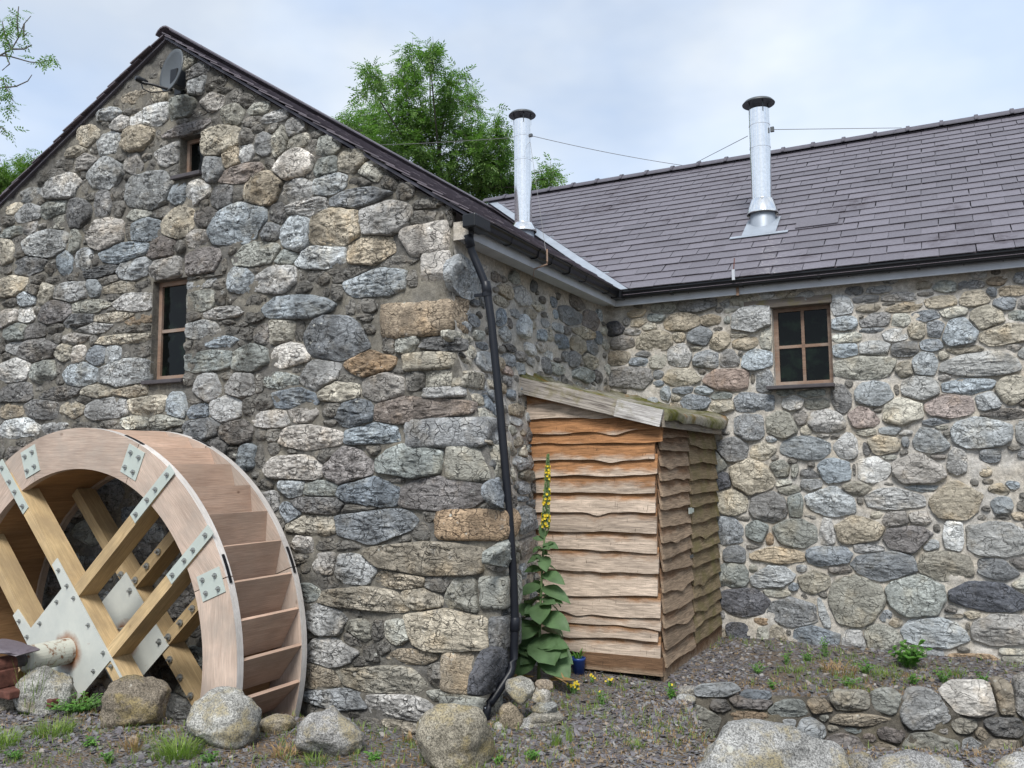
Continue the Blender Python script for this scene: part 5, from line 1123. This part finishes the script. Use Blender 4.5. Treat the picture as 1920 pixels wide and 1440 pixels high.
# ------------------------------------------------------------------ plants
pg = np.random.default_rng(21)
def blade_mesh(P0, D, L, W, bend):
    """blades of grass: base points, lean directions, lengths, widths"""
    n = len(P0); side = np.stack([-D[:, 1], D[:, 0], D[:, 0]*0], -1); side /= np.linalg.norm(side, axis=1, keepdims=True)+1e-9; V = []
    for t, wd in ((0, 1), (.35, .85), (.7, .55), (1, .08)):
        c = P0+D*(L*t*(.25+.75*t)*bend)[:, None]+np.array([0, 0, 1.0])*(L*t*(1-.35*bend*t))[:, None]
        V += [c-side*(W*wd/2)[:, None], c+side*(W*wd/2)[:, None]]
    V = np.stack(V, 1).reshape(-1, 3); b = (np.arange(n)*8)[:, None]
    return V, np.concatenate([b+np.array([[0, 1, 3, 2]]), b+np.array([[2, 3, 5, 4]]), b+np.array([[4, 5, 7, 6]])])
def tuft(x, y, hpx, wpx, n, label, mat='grass', bend=.6, cat='grass', name='grass_tuft', group='grass tufts on the gravel'):
    c = hit(x, y); d = proj(c)[2]; h = hpx*d/FPX; w = wpx*d/FPX; a = pg.uniform(0, 2*np.pi, n); r = w*.30*np.sqrt(pg.random(n))
    P0 = np.stack([c[0]+r*np.cos(a), c[1]+r*np.sin(a), 0*a], -1); P0[:, 2] = gz(P0[:, 0], P0[:, 1])-.005
    a2 = a+pg.normal(0, .7, n); D = np.stack([np.cos(a2), np.sin(a2), 0*a], -1); L = h*pg.uniform(.45, 1.0, n)
    V, F = blade_mesh(P0-c, D, L, np.full(n, .0055)*pg.uniform(.7, 1.3, n), np.clip(w*.5/max(h, .01), .15, 1)*pg.uniform(.4, 1.3, n))
    o = obj(name, mesh(name, V, F), M[mat], None, c); tag(o, label, cat, group); return o
tuft(58, 1340, 118, 62, 55, 'tall grass tuft in front of the pale grey boulder by the axle')
tuft(100, 1378, 40, 110, 220, 'low bright grass tuft on the gravel below the tall tuft')
tuft(8, 1400, 50, 80, 140, 'grass tuft cut by the left edge of the view')
tuft(335, 1418, 54, 130, 320, 'wide grass tuft in front of the dome-shaped grey boulder')
tuft(250, 1408, 44, 55, 70, 'brownish dry grass tuft between the wheel boulders and the bottom edge', 'dry_grass')
tuft(535, 1420, 36, 80, 90, 'yellowish grass at the left foot of the rounded light grey boulder', 'dry_grass')
tuft(590, 1432, 30, 60, 60, 'green grass under the rounded light grey boulder')
tuft(1042, 1398, 40, 34, 40, 'small green tuft in the middle of the gravel path')
tuft(1068, 1392, 36, 22, 26, 'thin upright green tuft beside the middle path tuft')
tuft(1196, 1404, 26, 44, 46, 'yellow-green tuft on the path left of the whale-backed boulder')
tuft(765, 1390, 26, 36, 40, 'dry tuft at the left foot of the big tan boulder', 'dry_grass')
tuft(1575, 1262, 30, 110, 120, 'dry orange grass patch on the terrace below the rear wall', 'dry_grass')
tuft(1660, 1270, 24, 90, 90, 'green grass patch on the terrace right of the dry orange patch')
tuft(1480, 1258, 20, 80, 70, 'thin green grass on the terrace right of the shed')
tuft(1790, 1268, 30, 80, 70, 'green grass on the terrace above the big pale wall stone')

def leaf_geo(base, tip, width, up, curl=.15, nseg=6, fold=.12, ruffle=.0, seed=0):
    """a broad leaf from base to tip, surface facing up, drooping by curl; returns points and quads"""
    base, tip = np.asarray(base, float), np.asarray(tip, float); ax_ = tip-base; L = np.linalg.norm(ax_); ax_ /= L; up = np.asarray(up, float); sd = np.cross(ax_, up); sd /= np.linalg.norm(sd)+1e-9; nm = np.cross(sd, ax_)
    V = []; g = np.random.default_rng(seed)
    for i in range(nseg+1):
        t = i/nseg; w = width/2*(max(0, math.sin(math.pi*min(1, (t*.97+.03)**.82)))**.8)*(1 if t < .99 else .05); arch = curl*L*4*t*(1-t)-.5*curl*L*t*t
        for s in (-1, -.5, 0, .5, 1): V.append(base+ax_*L*t+nm*(arch-fold*width*(1-abs(s))*.5+ruffle*width*g.normal()*abs(s))+sd*w*s)
    F = []
    for i in range(nseg):
        for k in range(4): a = i*5+k; F.append((a, a+1, a+6, a+5))
    return V, F
MY = .85
def mp_(x, y, dy=0): return on(1, MY+dy, 930+x*.32, 830+y*.32)
mul = thing('mullein_plant', hit(1012, 1270), 'tall mullein with broad leaves and a yellow flower spike, between downpipe and shed', 'plant')
stem_pts = [mp_(250, 1390), mp_(255, 1150), mp_(262, 900), mp_(275, 650), mp_(290, 500), mp_(303, 250), mp_(305, 70)]
MB().tube(dense(stem_pts, 3), [.016-.012*i/18 for i in range(19)], 8).build('stem', M['stem'], mul, smooth=True)
LV = [(255, 1075, 58, 1150, 105, -.16, .12), (235, 1000, 68, 965, 65, -.05, .10), (265, 935, 258, 1062, 108, -.24, .06), (270, 1015, 432, 1095, 80, -.10, .12), (245, 1130, 345, 1300, 130, -.26, .06), (235, 1220, 75, 1395, 105, -.20, .10),
      (280, 1220, 430, 1385, 110, -.18, .10), (270, 850, 437, 935, 70, -.04, .15), (255, 830, 142, 892, 80, -.16, .08), (275, 765, 402, 825, 68, -.10, .1), (262, 745, 160, 752, 50, -.02, .16), (280, 665, 295, 755, 64, -.14, .06),
      (265, 665, 182, 705, 46, -.04, .16), (285, 600, 366, 618, 46, -.06, .14), (278, 570, 213, 556, 38, -.02, .1), (270, 1010, 105, 1060, 75, .10, .1), (270, 1090, 395, 1140, 80, .12, .1), (260, 1150, 110, 1230, 90, .10, .1), (265, 1200, 385, 1260, 90, .06, .1),
      (275, 720, 355, 742, 36, .05, .15), (270, 920, 368, 982, 60, .08, .12), (270, 900, 200, 960, 70, .06, .12), (285, 560, 310, 500, 30, -.05, .0), (282, 560, 255, 480, 30, -.03, .0), (280, 640, 240, 610, 44, -.08, .1), (285, 620, 335, 580, 40, -.05, .1), (278, 700, 230, 660, 46, -.08, .1), (276, 800, 320, 770, 60, .03, .1), (262, 880, 225, 800, 60, .05, .1)]
_lg = np.random.default_rng(77)
for q in range(34):
    yb = _lg.uniform(560, 1330); sp = 48+165*((yb-500)/830)**1.1; sgn = 1 if q % 2 else -1
    LV.append((262+sgn*8, yb, 262+sgn*sp*_lg.uniform(.5, 1.05), yb+_lg.uniform(-10, .55*sp), _lg.uniform(.40, .56)*sp, _lg.uniform(-.18, .16), _lg.uniform(.06, .18)))
for k, (a, b, c, d, w, dy, cu) in enumerate(LV):
    B_ = mp_(a, b, -.01); T_ = mp_(c, d, dy); V, F = leaf_geo(B_, T_, (1.3 if b < 950 else 1.65)*w*.32*7.5/FPX, (0, -.75, 1.0) if dy < 0 else (0, -.25, 1), cu, 7, .10, .03, k)
    obj('leaf', mesh('leaf', np.array(V)-B_, F, True), M['mullein'], mul, B_)
V, F = leaf_geo(mp_(255, 1280, -.05), mp_(415, 1405, -.22), 66*.32*7.5/FPX, (0, -.6, 1), .05, 6, .1, .05, 90); obj('dead_leaf', mesh('dead_leaf', V, F, True), M['dead_leaf'], mul)['label'] = 'withered brown bottom leaf'
for (a, b, c, d) in ((300, 1390, 470, 1390), (220, 1370, 20, 1372)):
    V, F = leaf_geo(mp_(a, b, -.1), mp_(c, d, -.25), 30*.32*7.5/FPX, (0, -.6, 1), .04, 6, .1, .05, 91); obj('dead_leaf', mesh('dead_leaf', V, F, True), M['dead_leaf'], mul)
def spike(parent, p0, p1, r, n, ylo, frac, seed):
    g = np.random.default_rng(seed); bv, bf, fv, ff = [], [], [], []; d = p1-p0
    for k in range(n):
        t = g.random()**.9; a = g.uniform(0, 2*math.pi); rr = r*(1-.75*t); c = p0+d*t+np.array([math.cos(a)*rr, math.sin(a)*rr, g.normal(0, .004)])
        fl = (ylo[0] < t < ylo[1]) and g.random() < frac and (math.sin(t*19) > -.55)
        s = .0085*(1-.3*t)*(1.45 if fl else 1); o_ = np.array([math.cos(a), math.sin(a), .3]); o_ /= np.linalg.norm(o_); u_ = np.cross(o_, [0, 0, 1]); u_ /= np.linalg.norm(u_); v_ = np.cross(u_, o_)
        if fl:
            b = len(fv); fv.append(c+o_*.004)
            for q in range(5): an = q*2*math.pi/5+g.uniform(0, .5); fv += [c+o_*.012+(u_*math.cos(an)+v_*math.sin(an))*s*1.35, c+o_*.011+(u_*math.cos(an+.63)+v_*math.sin(an+.63))*s*.95]
            for q in range(10): ff.append((b, b+1+q, b+1+(q+1) % 10))
        else:
            b = len(bv); bv += [c-u_*s*.6, c+u_*s*.6, c+o_*s*1.1+v_*s*.2, c+v_*s*1.1, c-v_*s*.8]; bf += [(b, b+2, b+3), (b+2, b+1, b+3), (b, b+4, b+2), (b+4, b+1, b+2)]
    tag(obj('buds', mesh('buds', bv, bf), M['stem'], parent), kind='stuff')
    if fv: tag(obj('flowers', mesh('flowers', fv, ff), M['flower'], parent), kind='stuff')
spike(mul, stem_pts[4], stem_pts[6], .034, 1500, (.0, .86), .11, 5)
sm = hit(1075, 1252); sml = thing('mullein_seedling', sm, 'small pale mullein seedling in front of the blue pot', 'plant'); SY = sm[1]
def sp_(x, y, dy=0): return on(1, SY+dy, 930+x*.32, 830+y*.32)
MB().tube([sp_(430, 1270), sp_(440, 1150), sp_(458, 1010)], [.007, .006, .003], 6).build('stem', M['stem'], sml)
for k, (a, b, c, d, w, dy) in enumerate([(432, 1245, 395, 1215, 32, -.04), (430, 1240, 505, 1190, 32, -.03), (430, 1265, 492, 1305, 34, -.06), (438, 1180, 485, 1140, 28, -.03), (438, 1190, 410, 1155, 26, -.02), (444, 1120, 478, 1085, 22, -.03), (444, 1130, 420, 1090, 22, .0), (450, 1070, 470, 1040, 18, -.02), (448, 1080, 432, 1050, 16, 0), (436, 1230, 455, 1250, 30, -.08)]):
    V, F = leaf_geo(sp_(a, b), sp_(c, d, dy), w*.32*7.6/FPX, (0, -.5, 1), .12, 5, .1, .02, k); obj('leaf', mesh('leaf', V, F, True), M['weed'], sml)
spike(sml, sp_(448, 1120), sp_(458, 1005), .014, 60, (2, 3), 0, 8)
pc = on(1, 1.40, 1084, 1236); pc[2] = float(gz(pc[0], pc[1])); pot = thing('flower_pot', pc, 'small blue plastic flower pot behind the seedling at the shed foot', 'flower pot')
MB().lathe([(.001, 0), (.052, 0), (.066, .125), (.070, .128), (.070, .15), (.064, .15), (.062, .12)], pc, 28).build('pot_body', M['blue_pot'], pot, smooth=True)
MB().lathe([(.001, .135), (.062, .13)], pc, 20).build('soil', M['soil'], pot)
for k in range(9):
    a = k*.7; b = pc+[.02*math.cos(a), .02*math.sin(a), .13]; V, F = leaf_geo(b, b+[.06*math.cos(a), .06*math.sin(a), .06+.02*(k % 3)], .02, (0, 0, 1), .1, 4); obj('leaf', mesh('leaf', V, F, True), M['weed'], pot)

def weed(x, y, hpx, wpx, nst, label, seed, lw=.022, mat='weed', flowers=0, name='weed_plant', group='weeds on the gravel', nl=7):
    c = hit(x, y); d = proj(c)[2]; h, w = hpx*d/FPX, wpx*d/FPX; g = np.random.default_rng(seed); root = thing(name, c, label, 'weed', group); sv = MB(); V, F, FV, FF = [], [], [], []
    for k in range(nst):
        a = g.uniform(0, 2*math.pi); r = w/2*math.sqrt(g.random())*.8; t = c+np.array([r*math.cos(a), r*math.sin(a), h*g.uniform(.45, 1.0)*(1-.35*(r/(w/2+1e-6))**2)]); sv.tube([c+[r*.25*math.cos(a), r*.25*math.sin(a), -.01], (c+t)/2+[0, 0, .01], t], [.0035, .003, .002], 5)
        for j in range(nl):
            q = (j+1.2)/(nl+.2); b = c+(t-c)*q; a2 = g.uniform(0, 2*math.pi); l = lw*g.uniform(1.0, 2.0); tip = b+np.array([math.cos(a2)*l, math.sin(a2)*l, l*g.uniform(-.2, .6)]); v_, f_ = leaf_geo(b, tip, lw*g.uniform(.7, 1.1), (0, -.4, 1), .12, 3); n0 = len(V); V += v_; F += [tuple(i+n0 for i in p) for p in f_]
        if flowers and k < flowers:
            n0 = len(FV); FV.append(t+[0, 0, .006])
            for q in range(10): an = q*.628; rr = .014 if q % 2 else .008; FV.append(t+[rr*math.cos(an), rr*.5*math.sin(an), .010+rr*.8*math.sin(an)])
            FF += [(n0, n0+1+q, n0+1+(q+1) % 10) for q in range(10)]
    sv.build('stems', M['stem'], root); tag(obj('leaves', mesh('leaves', V, F, True), M[mat], root), kind='stuff')
    if FV: tag(obj('flowers', mesh('flowers', FV, FF), M['flower'], root), kind='stuff')
    return root
weed(1705, 1252, 58, 92, 34, 'bushy bright green weed growing at the foot of the rear wall', 1, .034, nl=10)
weed(150, 1336, 32, 150, 70, 'low spreading bright green weed between the pale and the brown boulder', 2, .020)
weed(235, 1354, 34, 110, 44, 'leafy green weed at the foot of the brown angular boulder', 3, .020)
weed(272, 1342, 52, 36, 8, 'upright leafy weed right in front of the brown angular boulder', 4, .024)
weed(345, 1320, 52, 26, 4, 'spindly weed in the shade before the wheel, left of the dome boulder', 5, .018)
weed(300, 1330, 30, 50, 14, 'small green weed between brown and dome-shaped boulders', 6, .018)
weed(479, 1340, 62, 18, 4, 'thin weed with a yellow flower before the lowest wheel buckets', 7, .016, flowers=2)
weed(180, 1308, 22, 70, 18, 'green weed in the gap behind the pale boulder, under the hub plate', 8, .018)
weed(428, 1392, 26, 46, 16, 'fern-like green weed clinging to the front of the dome-shaped boulder', 9, .016)
weed(1474, 1246, 28, 26, 7, 'small upright weed on the terrace nearest the shed', 10, .018)
weed(1548, 1232, 40, 26, 8, 'upright weed against the rear wall left of the bushy one', 11, .018)
weed(1515, 1240, 26, 30, 8, 'small weed on the terrace between the two upright ones', 12, .016)
weed(1622, 1262, 26, 46, 12, 'dark green weed on the terrace in front of the bushy one', 13, .018)
weed(1712, 1285, 28, 32, 9, 'small weed near the terrace edge below the bushy one', 14, .018)
weed(1770, 1280, 32, 50, 14, 'feathery green weed left of the big pale wall stone', 15, .016)
weed(1448, 1292, 22, 26, 8, 'tiny weed at the left of the terrace edge', 16, .014)
weed(1259, 1312, 36, 28, 12, 'green weed with an orange-yellow flower at the left end of the low wall', 17, .018, flowers=1)
weed(1220, 1268, 14, 24, 6, 'tiny seedling at the foot of the shed corner', 18, .022)
weed(1075, 1300, 22, 44, 22, 'yellow-flowering moss patch right of the stone heap', 19, .009, flowers=16)
weed(1110, 1282, 16, 26, 8, 'little yellow-flowered weed at the shed base, left one', 20, .010, flowers=6)
weed(1143, 1286, 16, 22, 8, 'little yellow-flowered weed at the shed base, right one', 21, .010, flowers=5)
weed(1128, 1322, 26, 34, 10, 'yellow-green weed on the path in front of the shed', 22, .014, flowers=2)
for k_, (x_, y_, h_, w_, lb_) in enumerate([(30, 1425, 22, 60, 'low green weed at the bottom left corner'), (170, 1400, 20, 50, 'small green weed on the gravel below the spreading one'), (205, 1432, 26, 40, 'green weed at the bottom edge under the brown boulder'), (395, 1430, 22, 46, 'green weed at the bottom edge under the dome boulder'), (700, 1425, 16, 40, 'tiny green weed on the gravel between light grey and tan boulders'), (1420, 1262, 20, 60, 'low green weed on the terrace close to the shed corner'), (1590, 1285, 22, 70, 'low green weed at the middle of the terrace edge'), (1845, 1282, 26, 50, 'green weed right of the big pale wall stone'), (1000, 1425, 18, 40, 'small weed on the path at the bottom edge')]): weed(x_, y_, h_, w_, 12, lb_, 60+k_, .015)
weed(935, 1432, 16, 26, 6, 'tiny seedling beside the big tan boulder', 23, .016)
# fine growth over the gravel: reddish stonecrop stalks, thin grass
N = 20000; x = pg.uniform(-3.6, 4.6, N); y = pg.uniform(-2.6, 3.5, N); d1 = vnoise(np.stack([x*.9, y*.9, x*0+3], -1))
k = (gz(x, y) > -.3) & ~((x < .45) & (y > 0)) & ~((x < XS+.05) & (y > YS-.05)) & (d1+pg.uniform(-.6, .6, N) +.35*((x > .2) & (y < 1.4)) > -.05); x, y = x[k], y[k]; n = len(x); a = pg.uniform(0, 6.3, n)
P0 = np.stack([x, y, gz(x, y)], -1); P0 = np.repeat(P0, 3, 0)+pg.normal(0, .008, (n*3, 3))*[1, 1, 0]; a = pg.uniform(0, 6.3, n*3)
V, F = blade_mesh(P0, np.stack([np.cos(a), np.sin(a), 0*a], -1), pg.uniform(.012, .042, n*3), np.full(n*3, .005), pg.uniform(.2, .9, n*3))
tag(obj('dry_stalks', mesh('dry_stalks', V, F), M['dry_grass']), 'short reddish brown stalks scattered over the gravel path', 'ground cover', kind='stuff')
x, y = pg.uniform(-3.6, 4.6, 6500), pg.uniform(-2.6, 3.6, 6500); d1 = vnoise(np.stack([x*1.1+40, y*1.1, x*0], -1)); k = (gz(x, y) > -.3) & ~((x < .45) & (y > 0)) & ~((x < XS+.05) & (y > YS-.05)) & (d1+pg.uniform(-.4, .4, 6500)+.36*(x < -.6)+.25*((x > 1.6) & (y > 1.5)) > .16); x, y = x[k], y[k]; n = len(x)
P0 = np.repeat(np.stack([x, y, gz(x, y)], -1), 4, 0)+pg.normal(0, .012, (n*4, 3))*[1, 1, 0]; a = pg.uniform(0, 6.3, n*4)
V, F = blade_mesh(P0, np.stack([np.cos(a), np.sin(a), 0*a], -1), pg.uniform(.02, .085, n*4), np.full(n*4, .0055), pg.uniform(.2, .9, n*4))
tag(obj('short_grass', mesh('short_grass', V, F), M['grass']), 'thin short green grass scattered over the gravel', 'grass', kind='stuff')
# ------------------------------------------------------------------ trees
def compound(n, g, L, down):
    """n ash leaves: returns leaflet quads around the origin of each, shape (n, 36, 3)"""
    a = g.uniform(0, 2*np.pi, n); el = g.normal(-.25 if down else .1, .45, n); ax_ = np.stack([np.cos(a)*np.cos(el), np.sin(a)*np.cos(el), np.sin(el)], -1)
    ref = g.normal(size=(n, 3))*.35+[0, 0, 1]; sd = np.cross(ax_, ref); sd /= np.linalg.norm(sd, axis=1, keepdims=True); nm = np.cross(sd, ax_); Ls = L*g.uniform(.7, 1.2, n); out = []
    for i in range(9):
        t = .25+.75*(i//2)/4 if i < 8 else 1.0; s = (1 if i % 2 else -1) if i < 8 else 0
        b = ax_*(Ls*t)[:, None]-nm*(Ls*.25*t*t)[:, None]; ld = (ax_*(.55 if s else 1)+sd*s*.85-nm*.25+g.normal(0, .12, (n, 3))); ld /= np.linalg.norm(ld, axis=1, keepdims=True); ll = Ls*.36; wd = np.cross(ld, nm); wd /= np.linalg.norm(wd, axis=1, keepdims=True); ww = ll*.17
        out += [b, b+ld*(ll*.45)[:, None]+wd*ww[:, None], b+ld*ll[:, None], b+ld*(ll*.45)[:, None]-wd*ww[:, None]]
    return np.stack(out, 1)
def tree(name, label, lobes, depth, spread, ntw, trunk_px, mat, seed, leafL=.26, group=None, limbs=True, per=7, tw=.42, sparse=None):
    g = np.random.default_rng(seed); C0 = [CAM+ray(x, y)*(depth+g.normal(0, spread*.5)) for (x, y, rx, ry, *_) in lobes]
    base = CAM+ray(*trunk_px)*depth; base[2] = -.4; root = thing(name, base, label, 'tree', group); tk = MB(); top = np.array([base[0], base[1], min(c[2] for c in C0)+.2])
    tk.tube([base, base*.5+top*.5+[.08, 0, 0], top], [.17, .12, .05], 10); twigs = []
    area = sum(rx*ry for (_, _, rx, ry, *_) in lobes)
    for c, (x, y, rx, ry, *o) in zip(C0, lobes):
        sc = depth/FPX
        if limbs: tk.tube([top, top*.55+c*.45+g.normal(0, .12, 3), c, c+[0, 0, ry*sc*.7]], [.03, .022, .014, .004], 6)
        for k in range(max(7, int(ntw*rx*ry/area))):
            v = g.normal(size=3); v /= np.linalg.norm(v); r = g.random()**(1/2.2); e = c+_r*v[0]*rx*sc*r+_u*v[1]*ry*sc*r+_fw*v[2]*max(rx, ry)*sc*r
            d_ = (e-c); d_ = d_/(np.linalg.norm(d_)+1e-6)*.6+g.normal(0, .35, 3)+[0, 0, .45]; d_ /= np.linalg.norm(d_); twigs.append((e, d_))
    V = []; 
    for (e, d_) in twigs:
        t = g.uniform(0, 1, per); L = compound(per, g, leafL, True)+(e+d_*tw*(t[:, None]-.4))[:, None]; V.append(L.reshape(-1, 3))
        if g.random() < .5: tk.tube([e-d_*tw*.45, e+d_*tw*.5], [.007, .003], 4, False)
    V = np.concatenate(V); q = np.arange(len(V)).reshape(-1, 4)
    tk.build('trunk', M['bark'], root); tag(obj('crown', mesh('crown', V, q), M[mat], root), kind='stuff'); return root
ASH = [(700, 222, 36, 52), (694, 160, 19, 30), (672, 250, 32, 36), (648, 232, 18, 24), (762, 205, 40, 66), (772, 128, 19, 38), (806, 112, 17, 32), (806, 95, 9, 22), (846, 172, 30, 36), (882, 185, 18, 34), (826, 236, 52, 52), (762, 275, 62, 50), (884, 262, 32, 46), (905, 300, 32, 44), (932, 250, 20, 36), (936, 300, 26, 44), (925, 345, 36, 34), (1022, 335, 24, 26), (1037, 316, 9, 14), (1002, 352, 20, 16), (840, 322, 58, 44), (872, 366, 66, 30), (700, 300, 40, 30)]
tree('ash_tree', 'large green ash tree rising behind the mill roof beside the left flue', [(x, y, rx*1.12, ry*1.08) for x, y, rx, ry in ASH]+[(660, 290, 40, 26), (740, 330, 50, 30), (955, 350, 30, 34), (975, 365, 24, 18)], 22.0, 1.6, 1280, (830, 700), 'ash_leaf', 3)
tree('ash_tree', 'dense green bush-like tree top behind the left slope of the gable', [(20, 340, 44, 32), (68, 312, 26, 18), (-20, 350, 50, 50), (40, 365, 50, 30), (100, 305, 7, 8), (50, 320, 22, 22), (-70, 360, 60, 70)], 19.0, .8, 520, (-40, 700), 'bush_leaf', 5, .2)
# sparse ash branch reaching in at the upper left
BD_ = 15.0
def bp(x, y, d=0): return CAM+ray(x, y)*(BD_+d)
tb = bp(-150, 700); tb[2] = -.4; lt = thing('ash_tree', tb, 'sparse ash tree reaching in at the upper left edge with bare twigs', 'tree')
tk = MB(); top = bp(-110, 260); tk.tube([tb, (tb+top)/2, top, bp(-90, 60)], [.2, .16, .10, .03], 10)
tw_ = [[(-110, 200), (0, 104), (22, 92), (35, 70), (45, 45), (58, 30)], [(-60, 135), (0, 104), (20, 106), (55, 116), (72, 118), (95, 112)], [(35, 70), (32, 40), (35, 12)], [(22, 92), (45, 92), (60, 84)], [(-110, 240), (0, 165), (30, 162), (52, 152), (60, 140)], [(-100, 270), (-20, 235), (5, 240), (12, 250)], [(10, 100), (18, 120), (4, 132)], [(-110, 200), (-30, 150), (5, 150), (25, 190)], [(45, 45), (44, 70), (50, 62)], [(22, 92), (10, 70), (4, 40)]]
for t in tw_: tk.tube([bp(*p) for p in t], [.012*(1-i/len(t))+.004 for i in range(len(t))], 6)
tk.build('trunk', M['bark'], lt); g = np.random.default_rng(9); V = []
for (x, y, rx, ry, n) in [(30, 28, 11, 14, 16), (8, 48, 10, 12, 14), (22, 55, 14, 12, 16), (10, 75, 12, 10, 14), (28, 82, 13, 12, 16), (40, 62, 8, 8, 8), (95, 110, 17, 11, 20), (76, 114, 8, 7, 7), (8, 150, 12, 16, 18), (15, 175, 16, 14, 20), (22, 195, 12, 12, 14), (2, 200, 12, 16, 14), (8, 236, 13, 13, 16), (-15, 215, 20, 24, 20), (-40, 80, 30, 50, 60), (-70, 180, 40, 60, 60), (0, 60, 8, 8, 6)]:
    for k in range(int(n*.65)):
        v = g.normal(size=3); v /= np.linalg.norm(v); v *= g.random()**.4; e = bp(x+v[0]*rx, y+v[1]*ry, v[2]*.25); V.append((compound(1, g, .20, True)+e).reshape(-1, 3))
V = np.concatenate(V); tag(obj('crown', mesh('crown', V, np.arange(len(V)).reshape(-1, 4)), M['ash_leaf'], lt), kind='stuff')
